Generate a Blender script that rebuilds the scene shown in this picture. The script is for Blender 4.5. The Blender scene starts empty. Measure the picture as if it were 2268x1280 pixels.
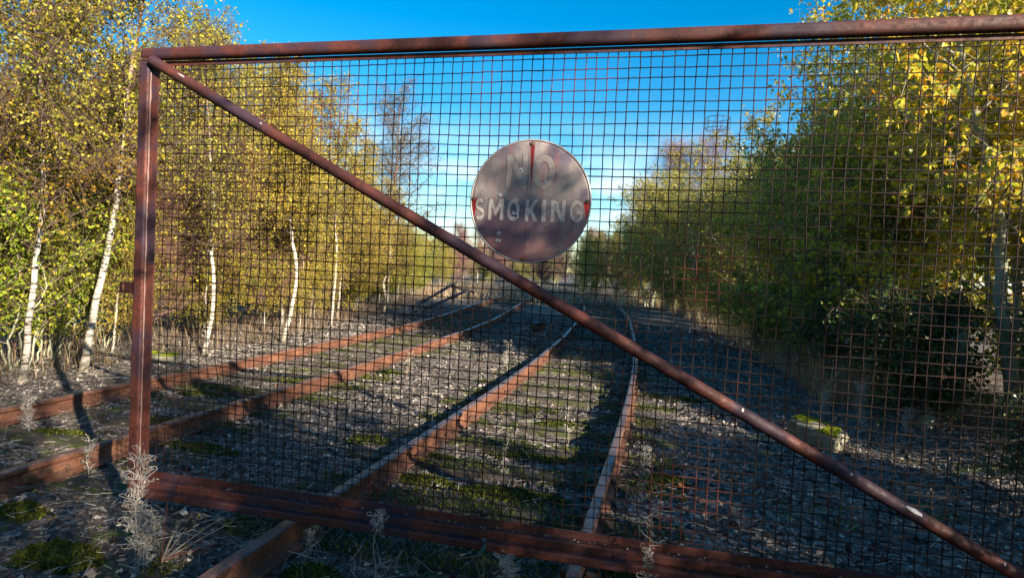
import bpy, math
import numpy as np
from mathutils import Matrix, Vector
sc = bpy.context.scene
COL = sc.collection
# ------------------------------------------------------------------ camera
cam_d = bpy.data.cameras.new('camera'); cam = bpy.data.objects.new('camera', cam_d); COL.objects.link(cam)
R0 = (0.97378841, 0.22228907, 0.04820482); R1 = (0.05393803, -0.01978967, -0.99834816); R2 = (-0.22096793, 0.97477994, -0.03126079)
cam.matrix_world = Matrix(((R0[0], -R1[0], -R2[0], 2.6539), (R0[1], -R1[1], -R2[1], -2.8793), (R0[2], -R1[2], -R2[2], 1.5127), (0, 0, 0, 1)))
cam_d.sensor_width = 36; cam_d.lens = 21.5; cam_d.clip_start = 0.05; cam_d.clip_end = 1500
cam_d.dof.use_dof = False
sc.camera = cam
# ------------------------------------------------------------------ sky and sun
SUN_EL = math.radians(20); SDX, SDY = 0.80, -0.60
sv = Vector((SDX*math.cos(SUN_EL), SDY*math.cos(SUN_EL), math.sin(SUN_EL)))
world = bpy.data.worlds.new("World"); sc.world = world; world.use_nodes = True
wn, wl = world.node_tree.nodes, world.node_tree.links
wn.clear()
sky = wn.new('ShaderNodeTexSky'); sky.sky_type = 'NISHITA'; sky.sun_disc = False
sky.sun_elevation = SUN_EL; sky.sun_rotation = math.atan2(SDX, SDY)
sky.air_density = 1.0; sky.dust_density = 0.3; sky.ozone_density = 2.5
hs = wn.new('ShaderNodeHueSaturation'); hs.inputs['Saturation'].default_value = 1.5; hs.inputs['Hue'].default_value = .494
wl.new(sky.outputs[0], hs.inputs['Color'])
tc = wn.new('ShaderNodeTexCoord'); mp = wn.new('ShaderNodeMapping'); mp.inputs['Scale'].default_value = (1, 1, 3.2)
mp.inputs['Location'].default_value = (0.35, 0.1, 0.0)
cn = wn.new('ShaderNodeTexNoise'); cn.inputs['Scale'].default_value = 2.1; cn.inputs['Detail'].default_value = 8; cn.inputs['Roughness'].default_value = .55
wl.new(tc.outputs['Generated'], mp.inputs[0]); wl.new(mp.outputs[0], cn.inputs['Vector'])
sx = wn.new('ShaderNodeSeparateXYZ'); wl.new(tc.outputs['Generated'], sx.inputs[0])
cr = wn.new('ShaderNodeMapRange'); cr.interpolation_type = 'SMOOTHSTEP'
cr.inputs['From Min'].default_value = .47; cr.inputs['From Max'].default_value = .60
wl.new(cn.outputs['Fac'], cr.inputs['Value'])
hr = wn.new('ShaderNodeMapRange'); hr.interpolation_type = 'SMOOTHSTEP'
hr.inputs['From Min'].default_value = .26; hr.inputs['From Max'].default_value = .05
wl.new(sx.outputs['Z'], hr.inputs['Value'])
mu = wn.new('ShaderNodeMath'); mu.operation = 'MULTIPLY'; wl.new(cr.outputs[0], mu.inputs[0]); wl.new(hr.outputs[0], mu.inputs[1])
cm = wn.new('ShaderNodeMixRGB'); cm.inputs['Color2'].default_value = (6.8, 7.0, 7.4, 1)
wl.new(mu.outputs[0], cm.inputs['Fac']); wl.new(hs.outputs[0], cm.inputs['Color1'])
bg = wn.new('ShaderNodeBackground'); bg.inputs['Strength'].default_value = 0.078
wo = wn.new('ShaderNodeOutputWorld'); wl.new(cm.outputs[0], bg.inputs[0]); wl.new(bg.outputs[0], wo.inputs[0])
sun_d = bpy.data.lights.new('sun', 'SUN'); sun_d.energy = 5.0; sun_d.angle = math.radians(0.5); sun_d.color = (1, .86, .66)
sun = bpy.data.objects.new('sun', sun_d); COL.objects.link(sun); sun.rotation_euler = sv.to_track_quat('Z', 'Y').to_euler(); sun.location = (20, -15, 14)
sc.view_settings.view_transform = 'Standard'; sc.view_settings.look = 'None'; sc.view_settings.gamma = 1
sc.view_settings.exposure = 1.5; sc.view_settings.use_curve_mapping = False
sc.render.engine = 'CYCLES'; sc.cycles.max_bounces = 5; sc.cycles.diffuse_bounces = 3; sc.cycles.glossy_bounces = 2
sc.cycles.transmission_bounces = 3; sc.cycles.caustics_reflective = False; sc.cycles.caustics_refractive = False

# ------------------------------------------------------------------ helpers
rng = np.random.default_rng(7)
def A(*a): return np.array(a, float)
def unit(v): return v/np.maximum(np.linalg.norm(v, axis=-1, keepdims=True), 1e-9)
def tag(o, label=None, cat=None, group=None, kind=None):
    if label: o['label'] = label
    if cat: o['category'] = cat
    if group: o['group'] = group
    if kind: o['kind'] = kind
    return o
def empty(name, loc, label, cat, group=None, rz=0):
    o = bpy.data.objects.new(name, None); COL.objects.link(o); o.location = loc; o.rotation_euler = (0, 0, rz); o.empty_display_size = .1
    return tag(o, label, cat, group)
def link(name, me, parent=None, loc=None, rot=None, scale=None):
    o = bpy.data.objects.new(name, me); COL.objects.link(o)
    if parent: o.parent = parent
    if loc is not None: o.location = loc
    if rot is not None: o.rotation_euler = rot
    if scale is not None: o.scale = scale
    return o
def mesh(name, parts, smooth=False):
    """parts: list of (verts (N,3), faces (M,k), material)"""
    me = bpy.data.meshes.new(name); mats = []; V = []; off = 0; LV = []; LT = []; MI = []
    for v, f, m in parts:
        if len(v) == 0: continue
        if m not in mats: mats.append(m)
        f = np.asarray(f, np.int64); V.append(np.asarray(v, float)); LV.append((f+off).ravel()); LT.append(np.full(len(f), f.shape[1])); MI.append(np.full(len(f), mats.index(m))); off += len(v)
    V = np.concatenate(V); LV = np.concatenate(LV); LT = np.concatenate(LT); MI = np.concatenate(MI)
    me.vertices.add(len(V)); me.vertices.foreach_set('co', V.astype(np.float32).ravel())
    me.loops.add(len(LV)); me.loops.foreach_set('vertex_index', LV.astype(np.int32))
    me.polygons.add(len(LT)); me.polygons.foreach_set('loop_start', np.concatenate([[0], np.cumsum(LT)[:-1]]).astype(np.int32))
    me.polygons.foreach_set('loop_total', LT.astype(np.int32)); me.polygons.foreach_set('material_index', MI.astype(np.int32))
    me.polygons.foreach_set('use_smooth', np.full(len(LT), bool(smooth)))
    for m in mats: me.materials.append(m)
    me.update(calc_edges=True); me.validate(); return me
def tubes(P, r, k=4, cap=False):
    """P (M,N,3), r (M,N)"""
    P = np.asarray(P, float); r = np.asarray(r, float)
    if P.ndim == 2: P = P[None]; r = r[None]
    M, N, _ = P.shape
    T = unit(np.gradient(P, axis=1)); ref = np.where(np.abs(T[..., 2:3]) > .92, A(1, .1, 0), A(.05, .1, 1))
    u = unit(np.cross(T, ref)); w = np.cross(T, u)
    a = np.arange(k)*2*math.pi/k + .4
    V = P[:, :, None] + r[:, :, None, None]*(np.cos(a)[:, None]*u[:, :, None] + np.sin(a)[:, None]*w[:, :, None])
    i = (np.arange(M)[:, None, None]*N + np.arange(N-1)[None, :, None])*k; j = np.arange(k)[None, None]; jn = (j+1) % k
    F = np.stack([i+j, i+jn, i+k+jn, i+k+j], -1).reshape(-1, 4)
    V = V.reshape(-1, 3)
    if cap and M == 1:
        F = F.tolist(); c0 = len(V); V = np.vstack([V, P[0, :1], P[0, -1:]])
        for q in range(k):
            F.append([c0, (q+1) % k, q, c0]); F.append([c0+1, (N-1)*k+q, (N-1)*k+(q+1) % k, c0+1])
        Q = [f for f in F if len(set(f)) == 4]; 
        T3 = [[f[0], f[1], f[2]] for f in F if len(set(f)) == 3]
        return V, np.array(Q), np.array(T3)
    return V, F
def leafq(C, D, Nn, L, W, fold=.25):
    """leaf blades as folded diamonds: C base, D direction, Nn normal"""
    D = unit(D); S = unit(np.cross(D, Nn)); U = np.cross(S, D)
    L = L[:, None]; W = W[:, None]
    V = np.stack([C, C+D*L*.45+S*W*.5+U*W*fold, C+D*L, C+D*L*.45-S*W*.5+U*W*fold], 1).reshape(-1, 3)
    b = np.arange(len(C))[:, None]*4; F = np.concatenate([np.hstack([b, b+1, b+2]), np.hstack([b, b+2, b+3])])
    return V, F
def box(c, s, rz=0, rx=0, ry=0):
    x, y, z = np.array(s)/2.; V = A(*[(i*x, j*y, k*z) for i in (-1, 1) for j in (-1, 1) for k in (-1, 1)])
    M = np.array((Matrix.Rotation(rz, 3, 'Z') @ Matrix.Rotation(ry, 3, 'Y') @ Matrix.Rotation(rx, 3, 'X')))
    F = np.array([[0, 1, 3, 2], [4, 6, 7, 5], [0, 4, 5, 1], [2, 3, 7, 6], [0, 2, 6, 4], [1, 5, 7, 3]])
    return V@M.T + np.array(c), F
def bevel(o, w=.004, seg=2):
    m = o.modifiers.new('bevel', 'BEVEL'); m.width = w; m.segments = seg; m.limit_method = 'ANGLE'; return o
def hsh(ix, iy, s=0):
    n = (ix.astype(np.int64)*374761393 + iy.astype(np.int64)*668265263 + s*974711) & 0x7fffffff
    n = ((n ^ (n >> 13))*1274126177) & 0x7fffffff
    return ((n ^ (n >> 16)) & 0xffff)/65535.
def vn(x, y, s=0):
    ix, iy = np.floor(x), np.floor(y); fx, fy = x-ix, y-iy; fx = fx*fx*(3-2*fx); fy = fy*fy*(3-2*fy)
    a = hsh(ix, iy, s); b = hsh(ix+1, iy, s); c = hsh(ix, iy+1, s); d = hsh(ix+1, iy+1, s)
    return (a*(1-fx)+b*fx)*(1-fy)+(c*(1-fx)+d*fx)*fy-.5
def sst(a, b, x): t = np.clip((x-a)/(b-a), 0, 1); return t*t*(3-2*t)
# track centre lines (x against y)
TRK = {'R': ([-6, 0, 2, 4, 6.5, 10, 16.5, 22, 30, 40, 60], [1.55, 1.63, 1.69, 1.73, 1.74, 1.66, 1.32, .84, -.2, -1.9, -6.0]),
       'L': ([-6, 0, 2, 4, 7, 10, 13, 20, 30, 37, 60], [-1.95, -1.86, -1.85, -1.86, -1.93, -2.0, -2.2, -3.1, -4.3, -4.9, -7.5])}
def _spl(xs, ys):
    t = np.linspace(xs[0], xs[-1], 1321); v = np.interp(t, xs, ys)
    k = np.hanning(41); k /= k.sum(); vp = np.pad(v, 20, mode='reflect', reflect_type='odd'); return t, np.convolve(vp, k, 'valid')
SPL = {k: _spl(*v) for k, v in TRK.items()}
def cx(k, y): return np.interp(y, *SPL[k])
def hedge_x(y): return np.interp(y, [-5, 0, 3, 7, 14, 21, 30, 40, 60], [5.6, 5.2, 4.9, 5.0, 4.7, 4.2, 2.9, .2, -5])
def left_x(y): return np.interp(y, [-5, 0, 3, 7, 10, 15, 24, 40, 60], [-4.4, -4.2, -4.0, -3.8, -4.3, -5.4, -7.0, -10.5, -16])
def gz(x, y):
    x = np.asarray(x, float); y = np.asarray(y, float)
    z = .05*vn(x*.8, y*.8, 1)+.03*vn(x*2.3, y*2.3, 2)+.02*vn(x*7, y*7, 3)+.012*vn(x*19, y*19, 4)
    z = z + .30*sst(.0, 2.2, x-hedge_x(y)) + .15*sst(0, 1.5, left_x(y)-x) - .015
    for k in 'RL':
        d = np.abs(x-cx(k, y)); z = z - .02*sst(1.0, .6, d)
    return z

# ------------------------------------------------------------------ materials
def NT(name):
    m = bpy.data.materials.new(name); m.use_nodes = True; n, l = m.node_tree.nodes, m.node_tree.links
    p = n['Principled BSDF']; return m, n, l, p
def ramp(n, stops, interp='LINEAR'):
    r = n.new('ShaderNodeValToRGB'); r.color_ramp.interpolation = interp; e = r.color_ramp.elements
    while len(e) < len(stops): e.new(.5)
    for q, (pos, c) in zip(e, stops): q.position = pos; q.color = (*c, 1)
    return r
def noise(n, l, scale, detail=4, rough=.6, vec=None, dim=None, coord='Object', sc3=None):
    t = n.new('ShaderNodeTexNoise'); t.inputs['Scale'].default_value = scale; t.inputs['Detail'].default_value = detail; t.inputs['Roughness'].default_value = rough
    c = n.new('ShaderNodeTexCoord'); o = c.outputs[coord]
    if sc3: mp = n.new('ShaderNodeMapping'); mp.inputs['Scale'].default_value = sc3; l.new(o, mp.inputs[0]); o = mp.outputs[0]
    l.new(o, t.inputs['Vector']); return t
def bump(n, l, p, src, dist=.01, st=.6, prev=None):
    b = n.new('ShaderNodeBump'); b.inputs['Distance'].default_value = dist; b.inputs['Strength'].default_value = st
    l.new(src, b.inputs['Height']); 
    if prev: l.new(prev.outputs[0], b.inputs['Normal'])
    l.new(b.outputs[0], p.inputs['Normal']); return b
def mixc(n, l, fac, a, b, mode='MIX'):
    m = n.new('ShaderNodeMixRGB'); m.blend_type = mode
    for s, v in ((0, fac), (1, a), (2, b)):
        if isinstance(v, (int, float)): m.inputs[s].default_value = v
        elif isinstance(v, tuple): m.inputs[s].default_value = (*v, 1)
        else: l.new(v, m.inputs[s])
    return m.outputs[0]
def mrange(n, l, v, a, b, lo=0., hi=1.):
    r = n.new('ShaderNodeMapRange'); r.interpolation_type = 'SMOOTHSTEP'; r.inputs['From Min'].default_value = a; r.inputs['From Max'].default_value = b
    r.inputs['To Min'].default_value = lo; r.inputs['To Max'].default_value = hi; l.new(v, r.inputs['Value']); return r.outputs[0]
def plain(name, stops, scale, rough=.7, bd=.004, metal=0, sc3=None, detail=6, spec=.4, coord='Object'):
    m, n, l, p = NT(name); t = noise(n, l, scale, detail, .65, sc3=sc3, coord=coord); r = ramp(n, stops); l.new(t.outputs['Fac'], r.inputs[0]); l.new(r.outputs[0], p.inputs['Base Color'])
    p.inputs['Roughness'].default_value = rough; p.inputs['Metallic'].default_value = metal; p.inputs['Specular IOR Level'].default_value = spec
    if bd:
        t2 = noise(n, l, scale*6, 4, .7, sc3=sc3, coord=coord); b = bump(n, l, p, t2.outputs['Fac'], bd, .7)
    return m
def leafmat(name, stops, clump=None, clumpscale=1.1, trans=.56, rough=.5, spec=.35):
    """stops over a per-leaf random value; clump = colours that win in patches of the crown"""
    m, n, l, p = NT(name); g = n.new('ShaderNodeNewGeometry'); r = ramp(n, stops); l.new(g.outputs['Random Per Island'], r.inputs[0]); c = r.outputs[0]
    if clump:
        t = noise(n, l, clumpscale, 2, .5, coord='Object'); r2 = ramp(n, clump); l.new(g.outputs['Random Per Island'], r2.inputs[0])
        c = mixc(n, l, mrange(n, l, t.outputs['Fac'], .46, .60), c, r2.outputs[0])
    oi = n.new('ShaderNodeObjectInfo'); hsv = n.new('ShaderNodeHueSaturation'); l.new(c, hsv.inputs['Color'])
    l.new(mrange(n, l, oi.outputs['Random'], 0, 1, .485, .512), hsv.inputs['Hue']); c = hsv.outputs[0]
    l.new(c, p.inputs['Base Color']); p.inputs['Roughness'].default_value = rough; p.inputs['Specular IOR Level'].default_value = spec
    tr = n.new('ShaderNodeBsdfTranslucent'); l.new(c, tr.inputs['Color']); mx = n.new('ShaderNodeMixShader'); mx.inputs[0].default_value = trans
    l.new(p.outputs[0], mx.inputs[1]); l.new(tr.outputs[0], mx.inputs[2]); l.new(mx.outputs[0], n['Material Output'].inputs['Surface']); return m

M = {}
M['birch_gold'] = leafmat('birch_gold', [(0, (.50, .34, .03)), (.25, (.80, .66, .09)), (.6, (.72, .64, .12)), (.82, (.42, .43, .06)), (1, (.22, .26, .03))],
                          [(0, (.24, .24, .035)), (.6, (.44, .40, .06)), (1, (.70, .55, .09))])
M['birch_green'] = leafmat('birch_green', [(0, (.16, .20, .02)), (.4, (.34, .36, .035)), (.8, (.58, .50, .06)), (1, (.65, .42, .04))],
                           [(0, (.32, .20, .02)), (.6, (.48, .33, .03)), (1, (.2, .2, .03))])
M['shrub_leaf'] = leafmat('shrub_leaf', [(0, (.12, .18, .02)), (.5, (.30, .38, .035)), (.85, (.50, .52, .06)), (1, (.65, .5, .06))], trans=.5)
M['willow_leaf'] = leafmat('willow_leaf', [(0, (.09, .12, .025)), (.4, (.26, .29, .045)), (.8, (.50, .50, .09)), (1, (.72, .58, .07))],
                           [(0, (.30, .30, .05)), (.6, (.55, .50, .08)), (1, (.78, .58, .06))], .7, spec=.8, rough=.34)
M['poplar_leaf'] = leafmat('poplar_leaf', [(0, (.14, .20, .02)), (.4, (.38, .44, .04)), (.75, (.66, .62, .06)), (1, (.80, .58, .06))],
                           [(0, (.80, .36, .03)), (.4, (.85, .60, .05)), (.8, (.80, .70, .06)), (1, (.28, .33, .03))], 1.0, spec=.5, rough=.38, trans=.58)
M['dark_leaf'] = leafmat('dark_leaf', [(0, (.025, .05, .012)), (.6, (.05, .09, .015)), (.93, (.10, .15, .02)), (1, (.35, .33, .03))], spec=.6, rough=.35, trans=.25)
M['pink_leaf'] = leafmat('pink_leaf', [(0, (.22, .09, .06)), (.6, (.32, .15, .09)), (1, (.42, .26, .08))])
M['twig'] = plain('twig', [(.3, (.06, .035, .028)), (.7, (.15, .10, .08))], 30, .8, 0)
M['pale_twig'] = plain('pale_twig', [(.3, (.22, .19, .15)), (.7, (.42, .38, .31))], 20, .75, 0)
M['pink_twig'] = plain('pink_twig', [(.3, (.16, .08, .08)), (.7, (.33, .19, .17))], 20, .8, 0)
M['grey_bark'] = plain('grey_bark', [(.3, (.16, .16, .11)), (.5, (.30, .31, .22)), (.75, (.45, .45, .35))], 9, .8, .01, sc3=(1, 1, .35))
M['straw'] = leafmat('straw', [(0, (.20, .13, .07)), (.5, (.40, .30, .17)), (1, (.60, .50, .32))], trans=.3, rough=.6)
M['dark_straw'] = leafmat('dark_straw', [(0, (.08, .05, .03)), (.5, (.22, .15, .09)), (1, (.46, .36, .22))], trans=.3, rough=.6)
M['straw_pale'] = leafmat('straw_pale', [(0, (.25, .22, .2)), (.5, (.52, .48, .42)), (1, (.75, .72, .66))], trans=.3, rough=.5)
M['litter'] = leafmat('litter', [(0, (.05, .035, .025)), (.3, (.14, .09, .055)), (.5, (.34, .28, .20)), (.8, (.58, .52, .43)), (.93, (.62, .57, .5)), (.96, (.42, .20, .05)), (1, (.55, .36, .06))], trans=.12, rough=.38)
M['orange_leaf'] = leafmat('orange_leaf', [(0, (.55, .20, .05)), (.6, (.62, .32, .07)), (1, (.62, .5, .1))], trans=.2)
M['moss'] = leafmat('moss', [(0, (.02, .028, .006)), (.5, (.055, .07, .010)), (.85, (.14, .16, .015)), (1, (.25, .24, .04))], trans=.3, rough=.7, spec=.2)

def birch_bark():
    m, n, l, p = NT('birch_bark')
    t = noise(n, l, 5, 6, .7, sc3=(1, 1, 7)); f = mrange(n, l, t.outputs['Fac'], .50, .58)
    t2 = noise(n, l, 2.2, 5, .65); base = ramp(n, [(.3, (.30, .24, .19)), (.55, (.56, .51, .44)), (.8, (.26, .19, .14))]); l.new(t2.outputs['Fac'], base.inputs[0])
    c = mixc(n, l, f, base.outputs[0], (.05, .04, .035))
    tcn = n.new('ShaderNodeTexCoord'); sp = n.new('ShaderNodeSeparateXYZ'); l.new(tcn.outputs['Object'], sp.inputs[0])
    up = mrange(n, l, sp.outputs['Z'], 2.6, 4.6); c = mixc(n, l, up, c, (.20, .10, .07))
    low = mrange(n, l, sp.outputs['Z'], .45, .0); t3 = noise(n, l, 8, 4, .7); ml = n.new('ShaderNodeMath'); ml.operation = 'MULTIPLY'; l.new(low, ml.inputs[0]); l.new(mrange(n, l, t3.outputs['Fac'], .4, .55), ml.inputs[1])
    c = mixc(n, l, ml.outputs[0], c, (.07, .06, .045))
    l.new(c, p.inputs['Base Color']); p.inputs['Roughness'].default_value = .65; bump(n, l, p, t.outputs['Fac'], .006, .5); return m
M['birch_bark'] = birch_bark()

def rust(name, dark, mid, light, flake=.5, scale=7, rough=.62, shade_tint=None):
    m, n, l, p = NT(name); t = noise(n, l, scale, 9, .68); r = ramp(n, [(.3, dark), (.5, mid), (.72, light)]); l.new(t.outputs['Fac'], r.inputs[0]); c = r.outputs[0]
    t2 = noise(n, l, scale*9, 5, .75); c = mixc(n, l, mrange(n, l, t2.outputs['Fac'], .35, .7, .0, flake), c, tuple(x*.45 for x in dark), 'MIX')
    if shade_tint:
        t3 = noise(n, l, 2.3, 7, .6); c = mixc(n, l, mrange(n, l, t3.outputs['Fac'], .5, .58), c, shade_tint)
        t4 = noise(n, l, 26, 2, .5); c = mixc(n, l, mrange(n, l, t4.outputs['Fac'], .79, .80), c, (.45, .42, .40))
    l.new(c, p.inputs['Base Color']); l.new(mrange(n, l, t2.outputs['Fac'], .3, .7, rough-.14, rough+.2), p.inputs['Roughness'])
    bump(n, l, p, t2.outputs['Fac'], .0025, .55); p.inputs['Specular IOR Level'].default_value = .55; return m
M['frame'] = rust('frame_rust_shade_mottle', (.030, .010, .010), (.095, .022, .016), (.20, .046, .026), .7, 4, .66, shade_tint=(.038, .016, .030))  # purple mottle puts dappled shade into the rust colour
M['wire'] = rust('wire_rust_sunpatch', (.010, .006, .006), (.018, .008, .007), (.075, .018, .012), .4, 2.2, .6)
M['rail'] = rust('rail_rust', (.08, .032, .020), (.19, .078, .045), (.34, .155, .09), .65, 4, .75)
M['railtop'] = rust('rail_head_worn', (.09, .05, .045), (.17, .10, .085), (.26, .16, .135), .45, 7, .42)
M['iron'] = rust('chair_iron', (.05, .028, .02), (.12, .06, .035), (.2, .1, .06), .5, 20, .75)
M['chip'] = plain('paint_chip', [(.3, (.38, .37, .38)), (.7, (.68, .67, .68))], 60, .5, 0)
M['hole'] = plain('hole_dark', [(.3, (.012, .01, .012)), (.7, (.03, .025, .025))], 60, .7, 0)
M['dark_metal'] = plain('dark_metal', [(.3, (.02, .02, .022)), (.7, (.05, .045, .045))], 10, .6, .002)
M['timber'] = plain('sleeper_timber', [(.25, (.025, .018, .014)), (.5, (.06, .045, .034)), (.75, (.13, .105, .08))], 4, .85, .012, sc3=(1, 14, 5))

def wire_mat():
    m, n, l, p = NT('wire_rust_sunpatch'); t = noise(n, l, 1.15, 3, .5); t2 = noise(n, l, 70, 4, .7); r = ramp(n, [(.35, (.008, .005, .005)), (.6, (.022, .010, .008))]); l.new(t2.outputs['Fac'], r.inputs[0])
    r2 = ramp(n, [(.35, (.05, .013, .010)), (.65, (.17, .042, .028))]); l.new(t2.outputs['Fac'], r2.inputs[0]); c = mixc(n, l, mrange(n, l, t.outputs['Fac'], .585, .68), r.outputs[0], r2.outputs[0])  # large red patches imitate sunlit stretches of wire, painted over the dark rust
    l.new(c, p.inputs['Base Color']); p.inputs['Roughness'].default_value = .7; p.inputs['Specular IOR Level'].default_value = .3; bump(n, l, p, t2.outputs['Fac'], .001, .6); return m
M['wire'] = wire_mat()
def ground_mat():
    m, n, l, p = NT('ballast_ground'); tcn = n.new('ShaderNodeTexCoord'); pos = tcn.outputs['Object']
    v = n.new('ShaderNodeTexVoronoi'); v.inputs['Scale'].default_value = 34; l.new(pos, v.inputs['Vector'])
    v2 = n.new('ShaderNodeTexVoronoi'); v2.inputs['Scale'].default_value = 90; l.new(pos, v2.inputs['Vector'])
    sep = n.new('ShaderNodeSeparateColor'); l.new(v.outputs['Color'], sep.inputs[0])
    r = ramp(n, [(0, (.028, .022, .020)), (.4, (.085, .070, .063)), (.75, (.18, .152, .138)), (1, (.34, .29, .26))]); l.new(sep.outputs[0], r.inputs[0])
    big = noise(n, l, 1.3, 5, .6); c = mixc(n, l, mrange(n, l, big.outputs['Fac'], .42, .6, 0, .55), r.outputs[0], (.075, .055, .04))
    mo = noise(n, l, .9, 7, .62); mo2 = noise(n, l, 5, 5, .6); mm = n.new('ShaderNodeMath'); mm.operation = 'MULTIPLY'
    l.new(mrange(n, l, mo.outputs['Fac'], .52, .62), mm.inputs[0]); l.new(mrange(n, l, mo2.outputs['Fac'], .42, .56), mm.inputs[1])
    rm = ramp(n, [(.3, (.03, .045, .01)), (.7, (.10, .12, .02))]); l.new(mo2.outputs['Fac'], rm.inputs[0])
    c = mixc(n, l, mm.outputs[0], c, rm.outputs[0])
    l.new(c, p.inputs['Base Color']); p.inputs['Roughness'].default_value = .85
    b = bump(n, l, p, v.outputs['Distance'], .02, .9); b.invert = True
    b2 = bump(n, l, p, v2.outputs['Distance'], .008, .7, b); b2.invert = True; return m
M['ground'] = ground_mat()
M['stone'] = leafmat('stone', [(0, (.022, .018, .018)), (.5, (.065, .054, .052)), (.82, (.14, .118, .112)), (.96, (.28, .245, .23)), (1, (.5, .46, .43))], trans=0, rough=.7)

# ------------------------------------------------------------------ ground sheet
def axis(lo, hi, step, far):
    a = np.arange(lo, hi+step/2, step); e = [step*1.35**i for i in range(1, 40)]; e = np.cumsum(e); e = e[e < far]
    return np.concatenate([(lo-e)[::-1], a, hi+e])
xs = axis(-6.5, 7.5, .06, 600); ys = axis(-3.2, 16, .07, 600)
X, Y = np.meshgrid(xs, ys); Z = gz(X, Y)
far = sst(30, 90, np.hypot(X, Y)); Z = Z*(1-far)
V = np.stack([X, Y, Z], -1).reshape(-1, 3); nx = len(xs); i = np.arange(len(ys)-1)[:, None]*nx+np.arange(nx-1)[None]
F = np.stack([i, i+1, i+nx+1, i+nx], -1).reshape(-1, 4)
ground = tag(link('ground', mesh('ground', [(V, F, M['ground'])], True)), kind='structure')

# ------------------------------------------------------------------ railway tracks
RAIL_TOP = .145
prof = A((-.060, 0), (.060, 0), (.060, .010), (.012, .024), (.008, .095), (.034, .110), (.034, .136), (.022, .144), (-.022, .144), (-.034, .136), (-.034, .110), (-.008, .095), (-.012, .024), (-.060, .010))
def rail_mesh(k, side, y0, y1):
    y = np.arange(y0, y1, .35); x = cx(k, y); dx = np.gradient(x, y); nrm = np.stack([np.ones_like(y), -dx], -1); nrm /= np.linalg.norm(nrm, axis=1)[:, None]
    dz = .008*vn(y*.7, y*0+3, 9); ws = .004*vn(y*.9, y*0+side, 10)
    c = np.stack([x, y], -1)+nrm*(side*.7525+ws[:, None])
    P = np.zeros((len(y), len(prof), 3)); P[:, :, :2] = c[:, None]+nrm[:, None]*prof[None, :, :1]; P[:, :, 2] = prof[None, :, 1]+dz[:, None]+.006
    m_, n_ = P.shape[:2]; i = np.arange(m_-1)[:, None]*n_; j = np.arange(n_)[None]; jn = (j+1) % n_
    F = np.stack([i+j, i+n_+j, i+n_+jn, i+jn], -1).reshape(-1, 4); top = np.isin(np.tile(np.arange(n_), m_-1), (6, 7, 8))
    return mesh('rail', [(P.reshape(-1, 3), F[~top], M['rail']), (P.reshape(-1, 3), F[top], M['railtop'])], False)
def sleeper_mesh(seed):
    r = np.random.default_rng(seed); nxs, nys = 49, 9; gx = np.linspace(-1.27, 1.27, nxs); gy = np.linspace(-.13, .13, nys)
    XX, YY = np.meshgrid(gx, gy); e = np.minimum(sst(0, .03, .13-np.abs(YY)), 1); e2 = sst(0, .05, 1.27-np.abs(XX))
    ZZ = -.012 + .016*e*e2 + .022*vn(XX*3+seed*7, YY*5, seed)*(np.abs(np.abs(XX)-.75) > .16) + .010*vn(XX*17+seed, YY*21, seed+5)-.02*(1-e)
    ZZ = ZZ + (.03*np.maximum(vn(XX*1.5+seed*3, YY*2, seed+9), 0))*(np.abs(np.abs(XX)-.75) > .14)
    V = np.stack([XX, YY+.012*vn(XX*2, XX*0+seed, 3), ZZ], -1).reshape(-1, 3)
    i = np.arange(nys-1)[:, None]*nxs+np.arange(nxs-1)[None]; F = np.stack([i, i+1, i+nxs+1, i+nxs], -1).reshape(-1, 4)
    ring = list(range(nxs))+[nxs*(j+1)-1 for j in range(1, nys)]+list(range(nxs*nys-2, nxs*(nys-1)-1, -1))+[nxs*j for j in range(nys-2, 0, -1)]
    n0 = len(V); Vb = V[ring].copy(); Vb[:, 2] = -.14; V = np.vstack([V, Vb]); q = len(ring)
    F2 = np.array([[ring[a], n0+a, n0+(a+1) % q, ring[(a+1) % q]] for a in range(q)])
    return mesh('sleeper', [(V, F, M['mossy_timber']), (V, F2, M['mossy_timber'])], True)
def mossy():
    m, n, l, p = NT('mossy_timber'); t = noise(n, l, 4, 8, .7, sc3=(1, 12, 5)); r = ramp(n, [(.3, (.022, .016, .013)), (.5, (.055, .042, .033)), (.75, (.13, .105, .085))]); l.new(t.outputs['Fac'], r.inputs[0])
    g = noise(n, l, 2.2, 6, .62, coord='Generated', sc3=(6, 1, 1)); oi = n.new('ShaderNodeObjectInfo'); ad = n.new('ShaderNodeMath'); ad.operation = 'MULTIPLY_ADD'; l.new(oi.outputs['Random'], ad.inputs[0]); ad.inputs[1].default_value = .12; l.new(g.outputs['Fac'], ad.inputs[2])
    g2 = noise(n, l, 60, 4, .7); rm = ramp(n, [(.3, (.025, .04, .006)), (.55, (.065, .075, .012)), (.75, (.15, .15, .025))]); l.new(g2.outputs['Fac'], rm.inputs[0])
    c = mixc(n, l, mrange(n, l, ad.outputs[0], .55, .66), r.outputs[0], rm.outputs[0]); l.new(c, p.inputs['Base Color']); p.inputs['Roughness'].default_value = .9
    bump(n, l, p, g2.outputs['Fac'], .012, .9); return m
M['mossy_timber'] = mossy()
SLV = [sleeper_mesh(s) for s in (1, 2, 3, 4, 5)]
def chair_mesh():
    P = [box((0, 0, .008), (.20, .15, .016))+(M['iron'],)]
    for s in (-1, 1):
        P.append(box((s*.052, 0, .030), (.05, .10, .028), ry=s*.35)+(M['iron'],)); P.append(box((s*.082, .03*s, .032), (.022, .022, .04))+(M['iron'],))
    return mesh('rail_chair', P)
CH = chair_mesh()
SL_POS = {}
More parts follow.
